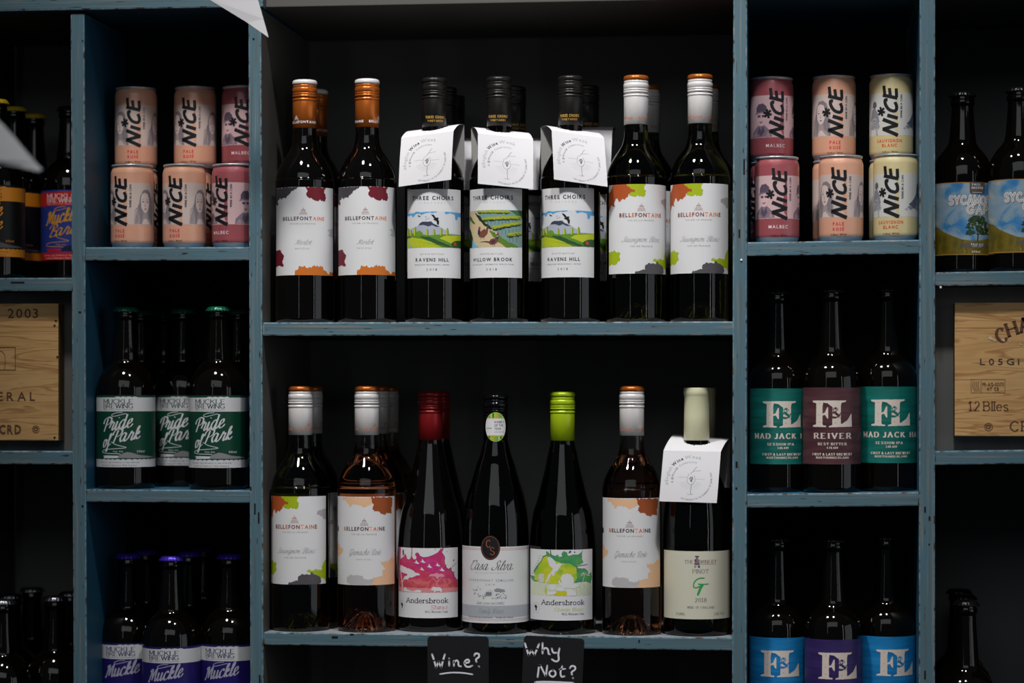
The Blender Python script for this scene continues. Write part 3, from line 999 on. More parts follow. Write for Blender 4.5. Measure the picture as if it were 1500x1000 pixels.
def label_savanna():
    f = Flat()
    Rm, H = 41, 102
    wd = base_label(f, 63.4, Rm, H * 0.838 * 1.0)
    T = Trace(575, 790, 8, 631, 49, Rm, R(-8.6), 910, 0.838)
    H = 85.5
    q = lambda pts, m, layer=1, j=0.0, s=1: f.poly(clampx(jag(T.all(pts), j, 1.2, s) if j else T.all(pts), wd, 0, H), m, layer)
    pk = watercolor('pink_watercolour', [srgb(206, 60, 140), srgb(196, 44, 108), srgb(208, 66, 110), srgb(200, 60, 84)], 60)
    pk2 = watercolor('coral_watercolour', [srgb(206, 84, 100), srgb(200, 64, 84), srgb(220, 110, 116), srgb(196, 56, 76)], 70)
    dk = ink(104, 34, 104)
    out = [(78, 95), (100, 95), (98, 170), (96, 240), (130, 215), (150, 170), (165, 190), (178, 232), (205, 235), (222, 200), (228, 95), (236, 95), (234, 200), (250, 235), (282, 228),
           (288, 200), (268, 172), (285, 152), (310, 158), (330, 190), (372, 206), (430, 195), (500, 165), (530, 150), (560, 108), (600, 98), (578, 150), (600, 180), (615, 215), (608, 255),
           (625, 320), (655, 350), (690, 330), (688, 365), (715, 395), (728, 440), (752, 480), (768, 530), (768, 560), (78, 560)]
    o2 = [(x + (5 if x > 420 else 0), y - 5) for x, y in out]
    q(o2, dk, 1, 0.25)
    q(out, pk, 2, 0.2)
    q([(78, 440), (250, 460), (450, 430), (768, 470), (768, 560), (78, 560)], pk2, 3, 0.3)
    q([(78, 556), (768, 556), (768, 612), (78, 612)], ink(222, 140, 142), 2, 0.15)
    q([(122, 125), (138, 122), (140, 180), (125, 190)], dk, 2)
    for x, y, r in ((503, 110, 0.6), (640, 138, 0.55), (720, 243, 1.1)):
        a = T(x, y)
        f.ell(a[0], a[1], r, r, dk, 2, 10)
    f.stroke([T(640, 350), T(690, 322), T(752, 276)], 0.45, dk, 3)
    f.stroke([T(625, 330), T(634, 288)], 0.6, dk, 3)
    f.stroke([T(712, 410), T(728, 374)], 0.7, dk, 3)
    wt = PAPER
    for x, y, s in ((285, 262, 1), (358, 250, 1), (435, 308, 1), (348, 340, 0.8), (530, 292, 0.9), (580, 350, 1)):
        q([(x - 32 * s, y - 2), (x - 8 * s, y - 4), (x - 6, y - 34 * s), (x + 10 * s, y - 10), (x + 36 * s, y + 14), (x + 4, y + 16 * s)], wt, 4)
    q([(100, 300), (140, 318), (190, 335), (240, 352), (270, 380), (320, 395), (325, 415), (280, 415), (240, 440), (200, 445), (180, 468), (130, 470), (140, 440), (190, 410), (150, 395), (110, 385), (92, 350)], wt, 4, 0.4)
    f.stroke([T(118, 610), T(120, 520), T(108, 440), T(98, 370)], 1.7, wt, 4)
    f.stroke([T(120, 500), T(150, 460), T(200, 440)], 0.8, wt, 4)
    lt = ink(232, 150, 170)
    q([(420, 425), (450, 400), (520, 385), (590, 398), (625, 425), (560, 430), (530, 450), (500, 425)], lt, 4, 0.6)
    for p in ([(520, 560), (528, 500), (540, 440)], [(525, 500), (480, 440)], [(530, 490), (580, 430)]):
        f.stroke([T(*a) for a in p], 0.6, lt, 4)
    q([(455, 570), (480, 545), (560, 552), (582, 572), (580, 606), (566, 606), (556, 590), (510, 592), (500, 608), (488, 606), (488, 585), (462, 590)], wt, 4, 0.3)
    q([(135, 606), (135, 575), (160, 556), (170, 580), (240, 600), (300, 580), (340, 590), (335, 612)], wt, 4, 0.3)
    slab_text(f, T, 170, 648, 678, 735, 'Andersbrook', ink(28, 24, 40), 0.15)
    slab_text(f, T, 455, 648, 762, 806, 'Shiraz', ink(206, 84, 92), 0.1)
    slab_text(f, T, 386, 648, 824, 848, 'W.O. Western Cape', ink(60, 54, 64), 0.13)
    africa(f, T, 116, 775, 6.2)
    return f


def label_garden():
    f = Flat()
    Rm, H = 41, 85.5
    wd = base_label(f, 67, Rm, H)
    T = Trace(770, 790, 8, 824, 49, Rm, R(-5), 925, 0.838)
    q = lambda pts, m, layer=1, j=0.0, s=1: f.poly(clampx(jag(T.all(pts), j, 1.2, s) if j else T.all(pts), wd, 0, H), m, layer)
    g1 = watercolor('lime_watercolour', [srgb(150, 190, 50), srgb(176, 200, 40), srgb(206, 208, 52), srgb(140, 186, 66)], 55)
    g2 = watercolor('green_watercolour', [srgb(52, 138, 92), srgb(72, 156, 96), srgb(92, 168, 80), srgb(60, 140, 84)], 60)
    dk = ink(34, 84, 70)
    out = [(80, 470), (60, 425), (95, 430), (130, 440), (100, 380), (120, 335), (150, 290), (190, 240), (205, 195), (250, 172), (248, 130), (270, 140), (290, 165), (325, 178), (350, 190), (372, 170),
           (400, 195), (432, 190), (420, 155), (440, 130), (478, 140), (485, 178), (500, 185), (540, 172), (610, 172), (640, 150), (665, 118), (650, 180), (655, 230), (670, 262), (625, 285), (585, 290),
           (610, 330), (690, 338), (718, 365), (735, 410), (760, 380), (770, 440), (755, 512), (700, 480), (600, 490), (470, 505), (330, 495), (240, 500), (160, 480), (110, 490)]
    q([(x + (3 if x > 400 else -3), y - 5) for x, y in out], dk, 1, 0.3)
    q(out, g2, 2, 0.3)
    q([(110, 470), (110, 385), (160, 300), (210, 205), (255, 180), (300, 230), (420, 260), (520, 270), (590, 320), (600, 440), (560, 495), (400, 500), (250, 500)], g1, 3, 0.5, 2)
    q([(75, 500), (760, 500), (760, 640), (75, 640)], ink(212, 220, 190), 1, 0.2)
    for i in range(26):
        x = 585 + i * 7
        f.stroke([T(x, 640), T(x + (i % 3 - 1) * 4, 510 + (i * 37) % 60)], 0.35, ink(170, 186, 130) if i % 2 else PAPER, 2, caps=False)
    q([(330, 640), (345, 590), (400, 580), (480, 590), (490, 640)], ink(206, 200, 40), 3, 0.3)
    q([(235, 520), (250, 560), (250, 640), (228, 600)], ink(196, 200, 60), 3, 0.2)
    for x, y, r in ((572, 138, 0.95), (495, 150, 0.4), (612, 350, 0.35)):
        a = T(x, y)
        f.ell(a[0], a[1], r, r, dk, 2, 10)
    q([(500, 145), (515, 118), (535, 125), (522, 148)], dk, 2)
    q([(288, 112), (296, 112), (305, 170), (292, 168)], dk, 2)
    f.stroke([T(600, 300), T(660, 292), T(718, 286)], 0.8, dk, 3)
    for i in range(8):
        a = 185 + i * 30
        x = 190 - i * 13
        f.stroke([T(x, a), T(x - 26, a - 4)], 0.3, dk, 2, caps=False)
    wt = PAPER
    q([(256, 210), (275, 190), (310, 205), (345, 240), (362, 275), (385, 262), (408, 266), (420, 275), (465, 272), (418, 284), (402, 310), (372, 355), (345, 360), (338, 415), (315, 405), (308, 385),
       (285, 430), (262, 510), (258, 505), (275, 430), (235, 530), (240, 470), (275, 395), (300, 365), (322, 330), (280, 290)], wt, 5)
    q([(380, 470), (400, 455), (405, 480), (425, 490), (408, 440), (430, 400), (480, 380), (530, 395), (562, 440), (560, 490), (600, 510), (620, 530), (560, 560), (500, 550), (440, 545), (400, 515)], wt, 5, 0.25)
    q([(275, 520), (300, 508), (330, 515), (350, 540), (345, 575), (300, 580), (272, 560)], wt, 5, 0.4)
    q([(350, 560), (400, 535), (450, 545), (455, 575), (420, 590), (380, 580)], wt, 5, 0.2)
    q([(480, 560), (540, 560), (580, 600), (590, 640), (480, 640)], wt, 5, 0.2)
    q([(255, 600), (330, 590), (375, 600), (330, 625), (260, 640)], wt, 5, 0.2)
    for k in range(7):
        q([(132 + k * 3, 420 + k * 12), (175, 392 + k * 15), (220, 395 + k * 13), (218, 404 + k * 13), (178, 403 + k * 15)], wt, 5)
    for k in range(7):
        a = R(-20 + k * 35)
        q([(692, 400), (692 + 52 * math.cos(a) + 8, 400 - 34 * math.sin(a)), (692 + 52 * math.cos(a) - 4, 400 - 34 * math.sin(a) + 10)], wt, 5)
    f.stroke([T(690, 400), T(672, 450), T(662, 500)], 0.7, wt, 5)
    slab_text(f, T, 192, 676, 690, 746, 'Andersbrook', ink(34, 22, 64), 0.15)
    slab_text(f, T, 340, 676, 778, 816, 'Chenin Blanc', ink(196, 204, 96), 0.12)
    slab_text(f, T, 426, 680, 838, 862, 'W.O. Western Cape', ink(56, 50, 60), 0.13)
    africa(f, T, 124, 790, 6.6)
    return f


def label_estate():
    f = Flat()
    Rm, H = 41, 92.5
    wd = base_label(f, 82, Rm, H)
    T = Trace(670, 775, 6.9, 725.5, 49, Rm, 0.0, 925, 0.838)
    cp = ink(196, 120, 96)
    for y in (182, 196, 886, 900):
        a = T(370, y)[1]
        f.rect(-wd, a - 0.22, wd, a + 0.22, cp if y < 500 else ink(190, 140, 128), 1)
    g0, g1 = T(370, 862)[1] - 9 * 0, T(370, 750)[1]
    f.rect(-wd, T(0, 868)[1], wd, g1, ink(176, 180, 186), 1)
    x, y = T(330, 172)
    rx, ry = 97 / 6.9 * 0.838 * 1.02, 122 / 6.9 * 0.838
    f.ell(x, y, rx, ry, ink(28, 26, 30), 4, 36)
    ring = [(x + (rx - 1.4) * math.cos(2 * math.pi * i / 40), y + (ry - 1.4) * math.sin(2 * math.pi * i / 40)) for i in range(41)]
    f.stroke(ring, 0.45, ink(150, 84, 52), 5, smooth=False, caps=False)
    f.stext('C', x - 2.6, y + 0.2, 9, ink(170, 92, 56), w=4.6, pen=0.11, thin=0.4, serif=False, layer=5)
    f.stext('S', x + 2.4, y - 8.8, 9, ink(170, 92, 56), w=4.8, pen=0.11, thin=0.4, serif=False, layer=5)
    script(f, T, 128, 545, 305, 395, 'Casa Silva', ink(34, 30, 36), 0.085)
    a = T(553, 386)
    f.ell(a[0], a[1], 0.5, 0.5, ink(34, 30, 36), 2, 8)
    inband(f, T, 175, 495, 420, 428, 'VINO DE CHILE DESDE MDCCCXII', ink(178, 176, 178))
    inband(f, T, 118, 558, 488, 510, 'CHARDONNAY SEMILLON', ink(128, 150, 140), 'r', 0.5)
    inband(f, T, 284, 372, 532, 548, '2018', ink(120, 140, 130), 'r', 0.8)
    rr = random.Random(5)
    gs = [ink(150, 150, 154), ink(120, 120, 126), ink(180, 180, 184)]
    for i in range(70):
        px = rr.uniform(165, 490)
        env = 590 + 40 * abs(math.sin(px * 0.02)) if px > 240 else 560 + abs(px - 200) * 0.8
        py = rr.uniform(env, 680)
        a = T(px, py)
        f.ell(a[0], a[1], rr.uniform(0.4, 1.5), rr.uniform(0.3, 0.7), gs[i % 3], 2 + i % 2, 8, rr.uniform(-0.5, 0.5))
    q = lambda pts, m, l: f.poly(T.all(pts), m, l)
    q([(285, 610), (330, 585), (365, 612), (365, 655), (285, 655)], ink(206, 206, 208), 4)
    q([(285, 615), (342, 615), (342, 650), (285, 650)], ink(130, 130, 136), 5)
    q([(365, 590), (400, 575), (470, 590), (480, 612), (380, 612)], gs[0], 4)
    q([(345, 640), (365, 615), (385, 640), (385, 675), (345, 675)], ink(220, 220, 222), 5)
    script(f, T, 188, 465, 708, 738, 'Estate grown and bottled', ink(140, 142, 146), 0.07)
    script(f, T, 205, 455, 778, 828, 'Family Wines', ink(140, 146, 154), 0.07)
    inband(f, T, 112, 556, 862, 875, 'VALLE DE COLCHAGUA . WINE OF CHILE', ink(84, 84, 92), 'b', 0.3)
    return f


def label_winery():
    f = Flat()
    Rm, H = 41, 81.6
    wd = base_label(f, 80, Rm, H, CREAM)
    T = Trace(965, 790, 8, 1020.5, 49, Rm, R(6), 893, 0.832)
    dk = ink(84, 78, 92)
    sr = dict(pen=0.13, thin=0.35, serif=True, slab=0.12)
    sband(f, T, 308, 408, 212, 250, 'THE', dk, **sr)
    sband(f, T, 486, 668, 210, 250, 'WINERY', dk, **sr)
    f.rect(T(490, 0)[0], T(0, 262)[1], T(662, 0)[0], T(0, 258)[1], ink(196, 130, 110), 2)
    sband(f, T, 400, 578, 318, 362, 'PINOT', dk, **sr)
    q = lambda pts, m, l=2: f.poly(T.all(pts), m, l)
    q([(425, 160), (470, 162), (470, 178), (425, 176)], dk)
    q([(440, 176), (456, 176), (458, 200), (438, 200)], dk)
    q([(418, 200), (450, 192), (476, 205), (478, 235), (420, 240)], ink(140, 124, 140))
    q([(420, 205), (440, 200), (444, 222), (424, 228)], ink(150, 44, 64), 3)
    q([(420, 240), (478, 238), (482, 268), (416, 268)], ink(110, 102, 120))
    q([(416, 275), (440, 275), (438, 298), (416, 298)], ink(150, 144, 150))
    q([(455, 275), (482, 275), (482, 300), (462, 300)], dk)
    gn = ink(52, 160, 84)
    f.stroke(T.all([(530, 418), (470, 422), (425, 455), (408, 500), (420, 528), (455, 525), (490, 505), (505, 488)]), 1.55, gn, 2)
    f.stroke(T.all([(462, 486), (520, 490), (578, 486)]), 1.4, gn, 2)
    q([(488, 492), (528, 494), (498, 545), (472, 608), (462, 622), (445, 612), (462, 560)], gn, 3)
    sband(f, T, 430, 554, 650, 694, '2018', dk, **sr)
    sband(f, T, 338, 646, 744, 770, 'WINE OF ENGLAND', dk, **sr)
    sband(f, T, 206, 312, 822, 850, '750ML', dk, **sr)
    sband(f, T, 648, 762, 820, 848, '11% VOL', dk, **sr)
    return f


# ---------------------------------------------------------------- beer labels
def serif_pair(f, T, x0, x1, y0, y1, s, m):
    sband(f, T, x0, x1, y0, y1, s, m, pen=0.2, thin=0.36, serif=True, slab=0.11, track=0.2)


def bold_slab(f, T, x0, x1, y0, y1, s, m):
    sband(f, T, x0, x1, y0, y1, s, m, pen=0.32, thin=0.32, serif=True, slab=0.2, track=0.5)


def label_muckle(main, band, txt, wordc, hill, words):
    f = Flat()
    Rm, H = 36.5, 89
    T = Trace(135, 570, 8.336, 185, 43, Rm, 0.0, 945, 0.855)
    wd = R(84) * Rm
    f.rect(-wd, 0, wd, H, main, 0)
    y0, y1 = T(0, 272)[1], T(0, 104)[1]
    f.rect(-wd, y0, wd, y1, band, 1)
    f.rect(-wd, 0, wd, T(0, 862)[1], band, 1)
    x = -wd
    i = 0
    while x < wd - 3:
        wq = 5.6 + (i * 13 % 5) * 0.6
        f.ell(x + wq / 2, T(0, 858)[1], wq * 0.46, 1.0, band, 1, 12)
        if -15 < x < 14:
            f.ell(x + wq / 2, y1, wq * 0.5, 1.1, band, 1, 12)
        x += wq
        i += 1
    serif_pair(f, T, 152, 500, 126, 178, 'MUCKLE', wordc)
    serif_pair(f, T, 152, 500, 184, 234, 'BREWING', wordc)
    inband(f, T, 152, 500, 244, 257, 'Mighty Beers of Northumberland', wordc)
    q = lambda pts, m, l=2: f.poly(clampx(T.all(pts), wd), m, l)
    q([(320, 835), (335, 800), (380, 778), (430, 762), (480, 770), (580, 800), (700, 815), (750, 830), (600, 838)], hill)
    q([(140, 808), (200, 804), (330, 808), (318, 835), (150, 840), (160, 824)], band)
    sw = lambda p, w_=0.75: f.stroke(T.all(p), w_, txt, 3)
    sw([(375, 285), (300, 290), (246, 315), (270, 332), (360, 312), (415, 300), (432, 330)])
    sw([(240, 640), (300, 675), (420, 708), (300, 722), (170, 735), (136, 762), (180, 778), (300, 782), (350, 786)])
    kw = dict(font=SC, pen=0.15, thin=0.3, nib=0.3, serif=False, shear=0.3, track=0.0, join=True)
    for (a, b, c, d, s) in words:
        p, q2 = T(a, d), T(b, c)
        tmp = Flat()
        tmp.stext(s, 0, 0, q2[1] - p[1], txt, w=q2[0] - p[0], layer=3, **kw)
        for pts, fs, m, l in tmp.p:   # lettering climbs to the right
            cx = (p[0] + q2[0]) / 2
            f.add([(cx + X, p[1] + Y + X * 0.16) for X, Y in pts], fs, m, l)
    inband(f, T, 262, 380, 745, 765, 'Pale Ale', txt)
    inband(f, T, 548, 640, 742, 768, '500ml', txt)
    inband(f, T, 112, 575, 876, 896, 'From our tiny brewery in the wild and', wordc)
    inband(f, T, 132, 548, 912, 932, "wonderful Hadrian's Wall Country", wordc)
    return f


def label_slab(m_main, cream, title, style, abv):
    f = Flat()
    Rm, H = 35, 91.5
    T = Trace(1165, 555, 7.41, 1218, 42.5, Rm, 0.0, 915, 0.824)
    wd = R(86) * Rm
    f.rect(-wd, 0, wd, H, m_main, 0)
    q = lambda pts, m=cream, l=2: f.poly(jag(T.all(pts), 0.12, 1.5, 3), m, l)
    q([(190, 232), (545, 230), (540, 246), (495, 255), (488, 290), (488, 480), (500, 482), (560, 440), (600, 368), (605, 512), (362, 518), (362, 505), (398, 495), (400, 300), (378, 285), (350, 262),
       (300, 252), (294, 300), (294, 372), (318, 362), (345, 302), (354, 305), (354, 425), (345, 425), (320, 385), (294, 392), (294, 485), (300, 498), (332, 502), (330, 516), (190, 514), (192, 498), (225, 488),
       (228, 262), (192, 250)])
    sband(f, T, 388, 494, 314, 414, '&', m_main, pen=0.27, thin=0.35, nib=0.8, serif=False)
    for x, y in ((258, 385), (262, 462), (262, 265), (430, 470)):
        a = T(x, y)
        f.ell(a[0], a[1], 0.45, 0.5, m_main, 3, 7)
    for (a, b, c, d, s) in title:
        bold_slab(f, T, a, b, c, d, s, cream)
    if style:
        bold_slab(f, T, style[0], style[1], 685, 710, style[2], cream)
        bold_slab(f, T, 340, 458, 728, 748, abv, cream)
    bold_slab(f, T, 190, 603, 796, 820, 'FIRST & LAST BREWERY', cream)
    bold_slab(f, T, 228, 570, 834, 854, 'NORTHUMBERLAND', cream)
    return f


def label_tree():
    f = Flat()
    Rm, H = 36, 87
    T = Trace(1370, 250, 7.69, 1410, 43.5, Rm, 0.0, 915, 0.815)
    wd = R(86) * Rm
    sky = ramp_mat('printed_cloudy_sky', [(0.34, srgb(36, 116, 184)), (0.44, srgb(66, 136, 188)), (0.5, srgb(130, 160, 180)), (0.6, srgb(150, 170, 182)), (0.68, srgb(196, 190, 160))], (30, 30, 46), 0.45, 5, 0.6)
    hl = ramp_mat('printed_moor', [(0.35, srgb(96, 84, 20)), (0.55, srgb(126, 108, 26)), (0.7, srgb(74, 70, 22))], (90, 90, 60), 0.45, 4)
    f.rect(-wd, 0, wd, H, sky, 0)
    gold = ink(170, 130, 60)
    f.rect(-wd, H - 1, wd, H, gold, 1)
    pts = [(-20, 560), (40, 595), (100, 650), (200, 700), (300, 740), (400, 752), (500, 750), (560, 735), (620, 715), (625, 915), (-20, 915)]
    base = clampx(T.all(pts), wd, 1.2)
    base[-1] = (-wd, 1.2)
    base[-2] = (wd, 1.2)
    base.insert(-2, (wd, T(0, 700)[1]))
    f.poly([(-wd, base[0][1])] + base[1:-3] + base[-3:], hl, 1)
    f.rect(-wd, 0, wd, 1.2, gold, 2)
    br = ink(92, 78, 70)
    a, b = T(385, 228), T(550, 90)
    f.poly([(a[0], a[1] + 2), (a[0] + 2, a[1]), (b[0] - 2, a[1]), (b[0], a[1] + 2), (b[0], b[1]), (a[0], b[1])], br, 2)
    inband(f, T, 408, 500, 108, 132, 'TWICE', PAPER, 'b')
    inband(f, T, 408, 532, 144, 168, 'BREWED', PAPER, 'b')
    f.rect(T(415, 0)[0], T(0, 211)[1], T(520, 0)[0], T(0, 206)[1], PAPER, 3)
    wt, sh = ink(232, 228, 224), ink(120, 104, 104)
    for (x0, x1, y0, y1, s) in ((165, 680, 252, 342, 'SYCAMORE'), (362, 580, 362, 446, 'GAP')):
        a, b = T(x0, y1), T(min(x1, 618), y0)
        w_ = (b[0] - a[0]) if s == 'GAP' else 60
        for m, dx, pen, l in ((sh, 0.7, 0.34, 2), (wt, 0, 0.3, 3), (sh, 0, 0.06, 4)):
            f.stext(s, a[0] + dx, a[1] - dx, b[1] - a[1], m, w=w_, align='l', pen=pen, thin=1.0, serif=False, track=0.32, layer=l)
    tk, lf = ink(40, 34, 22), [ink(44, 66, 34), ink(34, 52, 28), ink(58, 80, 40)]
    for p, w_ in (([(472, 755), (475, 690), (470, 600)], 1.5), ([(474, 700), (505, 660), (540, 640)], 0.6), ([(474, 690), (440, 660), (400, 650)], 0.6), ([(472, 640), (500, 590)], 0.6)):
        f.stroke(T.all(p), w_, tk, 3)
    r = random.Random(4)
    for i in range(230):
        t = r.random()
        py = 478 + t * 205
        half = 62 + 58 * math.sin(min(1, t * 1.25) * math.pi * 0.6)
        px = 468 + r.uniform(-1, 1) * half
        if py > 640 and abs(px - 470) < 30:
            continue
        a = T(px, py)
        f.ell(a[0], a[1], r.uniform(0.9, 2.3), r.uniform(0.7, 1.5), lf[i % 3], 4 + i % 3, 8, r.uniform(-0.6, 0.6))
    a, b = T(275, 835), T(605, 775)
    f.ell((a[0] + b[0]) / 2, (a[1] + b[1]) / 2, (b[0] - a[0]) / 2, (b[1] - a[1]) / 2, ink(96, 90, 84), 3, 30)
    inband(f, T, 400, 532, 784, 808, 'PALE ALE', PAPER, 'b', layer=4)
    inband(f, T, 415, 525, 816, 826, '3.8% ABV', PAPER, layer=4)
    inband(f, T, 408, 500, 866, 890, '500ml', PAPER, 'b')
    inband(f, T, 325, 345, 856, 886, '&', gold, 'b')
    return f

# ------------------------------------------------------------------ shelving unit
unit = tag(empty('shelving_unit', (0, 0, 0)), 'worn blue painted wooden shelving unit with open compartments', 'shelf')
DEPTH = 0.30
ZT, ZB = P(750, -95, 0).z, 0.0


def upright(u_top, u_bot, mats6, y0=0.0, top=None):
    """u_top, u_bot: (left, right) pixel columns at rows 0 and 1000"""
    def xz(side, v):
        u = u_top[side] + (u_bot[side] - u_top[side]) * v / 1000
        return P(u, v, y0)
    zt = ZT if top is None else top
    vs = []
    for z in (ZB, zt):
        v = HOR - (z - ZC) * F / 2.95
        v = max(-200, min(1400, v))
        L, Rr = xz(0, v), xz(1, v)
        vs += [(L.x, y0, z), (Rr.x, y0, z), (Rr.x, y0 + DEPTH, z), (L.x, y0 + DEPTH, z)]
    return board('upright', vs, mats6, unit)


def shelf(uL, vL, uR, vR, th, mats6, name='shelf', y0=0.002):
    a, b = P(uL, vL, 0), P(uR, vR, 0)
    a.x -= 0.001
    b.x += 0.001
    vs = [(a.x, y0, a.z - th), (b.x, y0, b.z - th), (b.x, DEPTH, b.z - th), (a.x, DEPTH, a.z - th),
          (a.x, y0, a.z), (b.x, y0, b.z), (b.x, DEPTH, b.z), (a.x, DEPTH, a.z)]
    board(name, vs, mats6, unit)
    return lambda x: a.z + (b.z - a.z) * (x - a.x) / (b.x - a.x)


up = [
    upright((103, 123.5), (110, 129), [FH, FH, FV, BLUE_IN, BACK, GREY_IN], top=P(110, 19, 0).z - 0.001),
    upright((363.5, 382.5), (368, 388), [FH, FH, FV, GREY_IN, BACK, BLUE_IN], top=P(370, 11, 0).z - 0.001),
    upright((1074, 1094.5), (1071, 1093), [FH, FH, FV, BLUE_IN, BACK, GREY_IN]),
    upright((1347, 1370), (1345, 1369.5), [FH, FH, FV, GREY_IN, BACK, BLUE_IN]),
]
up[0]['label'] = 'leftmost upright in view'
mk = lambda top: [BLUE_SHADE, top, FH, FH, BACK, FH]
TH17 = 0.0165
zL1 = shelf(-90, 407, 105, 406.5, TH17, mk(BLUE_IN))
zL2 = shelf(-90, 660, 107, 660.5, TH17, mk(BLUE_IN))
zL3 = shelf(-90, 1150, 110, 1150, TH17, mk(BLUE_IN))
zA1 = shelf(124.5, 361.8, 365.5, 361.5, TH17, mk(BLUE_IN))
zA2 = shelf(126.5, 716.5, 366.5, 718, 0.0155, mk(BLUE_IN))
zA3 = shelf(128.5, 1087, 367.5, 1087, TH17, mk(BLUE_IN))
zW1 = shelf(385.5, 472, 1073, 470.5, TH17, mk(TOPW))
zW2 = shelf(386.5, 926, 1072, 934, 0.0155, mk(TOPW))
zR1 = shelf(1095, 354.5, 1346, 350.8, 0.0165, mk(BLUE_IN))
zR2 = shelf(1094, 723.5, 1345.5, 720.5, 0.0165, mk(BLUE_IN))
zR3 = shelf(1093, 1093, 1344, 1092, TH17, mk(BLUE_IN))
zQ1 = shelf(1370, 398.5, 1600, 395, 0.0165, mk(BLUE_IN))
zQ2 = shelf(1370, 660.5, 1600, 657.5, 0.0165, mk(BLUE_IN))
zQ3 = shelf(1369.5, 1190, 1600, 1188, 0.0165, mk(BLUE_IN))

# top beam, tops of the other bays, back boards
a, b = P(-90, 20, 0), P(386.5, 10.5, 0)
board('top_beam', box_verts(a.x, b.x, -0.004, 0.02, b.z, ZT), [BLUE_IN, FH, FH, FH, BACK, FH], unit, 0.002)
board('top_board', box_verts(P(104, 0, 0).x, b.x - 0.001, 0.021, DEPTH, b.z + 0.001, b.z + 0.018), [BLUE_IN] * 6, unit, 0)
board('top_board', box_verts(a.x, P(103, 0, 0).x - 0.001, 0.021, DEPTH, b.z + 0.001, b.z + 0.018), [GREY_IN] * 6, unit, 0)
c_, d_ = P(386, 0, 0), P(1073, 0, 0)
zt = P(700, 5, 0.006).z
board('top_board', box_verts(c_.x, d_.x, 0.006, DEPTH, zt, zt + 0.03), [GREY_IN, BACK, GREY_IN, BACK, BACK, BACK], unit, 0.001)
e_, f_ = P(1095.5, 0, 0), P(1346, 0, 0)
zt = P(1200, -6, 0.0).z
board('top_board', box_verts(e_.x, f_.x, 0.004, DEPTH, zt, zt + 0.018), [BLUE_IN, FH, FH, FH, BACK, FH], unit, 0.001)
g_, h_ = P(1370.5, 0, 0), P(1600, 0, 0)
board('top_board', box_verts(g_.x, h_.x, 0.004, DEPTH, zt, zt + 0.018), [GREY_IN, FH, FH, FH, BACK, FH], unit, 0.001)
# closing pieces beyond the frame: end uprights and the header boards
zh = P(1200, -6, 0.0).z + 0.0185
board('top_beam', box_verts(P(1094.8, 0, 0).x, P(1346.2, 0, 0).x, -0.002, 0.02, zh, ZT), [FH] * 6, unit, 0.001)
board('top_beam', box_verts(P(1370.2, 0, 0).x, P(1599.5, 0, 0).x, -0.002, 0.02, zh, ZT), [FH] * 6, unit, 0.001)
board('top_beam', box_verts(P(386, 0, 0).x + 0.002, P(1073, 0, 0).x, 0.03, 0.05, P(700, 5, 0.006).z + 0.0305, ZT), [GREY_IN] * 6, unit, 0.001)
upright((-107, -90.5), (-107, -90.5), [FH, FH, FV, GREY_IN, BACK, FH])
upright((1600.5, 1618), (1600.5, 1618), [FH, FH, FV, FH, BACK, GREY_IN])
xs = [P(u, 500, 0).x for u in (-90, 116, 376, 1083, 1358, 1600)]
for i, m in enumerate((BACK, BACK_DK, BACK, BACK_DK, BACK)):
    board('back_board', box_verts(xs[i] + 0.0005, xs[i + 1] - 0.0005, DEPTH + 0.0005, DEPTH + 0.008, ZB, ZT), [m] * 6, unit, 0)

# grey infill boards behind the crate ends
for (u0, u1, vt, vb) in ((-90, 107, 426, 660), (1371, 1600, 418, 660)):
    p, q = P(u0, vt, 0), P(u1, vb, 0)
    o = board('infill_board', box_verts(p.x, q.x, 0.045, 0.055, q.z - 0.001, p.z + 0.002), [PANEL] * 6, unit, 0)

# staple slots and scars in the front edges
for (u, v, wd_, ht) in ((373.5, 745, 2.2, 16), (379, 758, 2.2, 16), (380.5, 998, 2.4, 20), (1090, 244, 2.4, 22), (1083, 342, 2.2, 12), (1079, 680, 3, 8.5),
                        (1078.5, 715, 2.5, 3), (1355, 746, 2.4, 8), (1361.5, 759, 2.6, 6), (1361, 797, 2.2, 2), (1355, 988, 2.4, 12), (121, 741, 3, 3), (367.5, 715, 2, 5),
                        (25, 413.5, 21, 2.2), (117, 457, 4, 2.5), (121, 60, 2, 2.4), (371.5, 57, 3, 2.4), (490, 933, 9, 3), (515, 929, 6, 2), (936, 939, 2, 4)):
    p = P(u, v, 0)
    s = 2.92 / F
    o = board('staple_slot', box_verts(p.x - wd_ * s / 2, p.x + wd_ * s / 2, -0.0004 + (0.002 if u in (25, 490, 515, 936) else 0), 0.0016 + (0.002 if u in (25, 490, 515, 936) else 0), p.z - ht * s / 2, p.z + ht * s / 2), [SLOT] * 6, unit, 0)
# pale paint drips
for (u, v) in ((1086, 381), (1378, 421)):
    p = P(u, v, 0)
    lathe('paint_drip', [(0.2, 0), (1.3, 0.5), (1.5, 1.6), (0.9, 2.8), (0.2, 3.3)], [PAPER], unit, 10).location = (p.x, 0, p.z - 0.0015)

# room behind and below
FLOORM = ramp_mat('dark_floor_boards', [(0.3, srgb(56, 50, 44)), (0.7, srgb(74, 66, 58))], (3, 14, 3), 0.6)
mesh_obj('floor', [(-4, -5, 0), (4, -5, 0), (4, 0.6, 0), (-4, 0.6, 0)], [(0, 1, 2, 3)], [FLOORM])['kind'] = 'structure'
mesh_obj('wall_back', [(-4, 0.33, 0), (4, 0.33, 0), (4, 0.33, 3.2), (-4, 0.33, 3.2)], [(0, 1, 2, 3)], [BACK])['kind'] = 'structure'


# ------------------------------------------------------------------ wine bottles
def beta(x, y):
    return math.atan2(-x, DC + y)


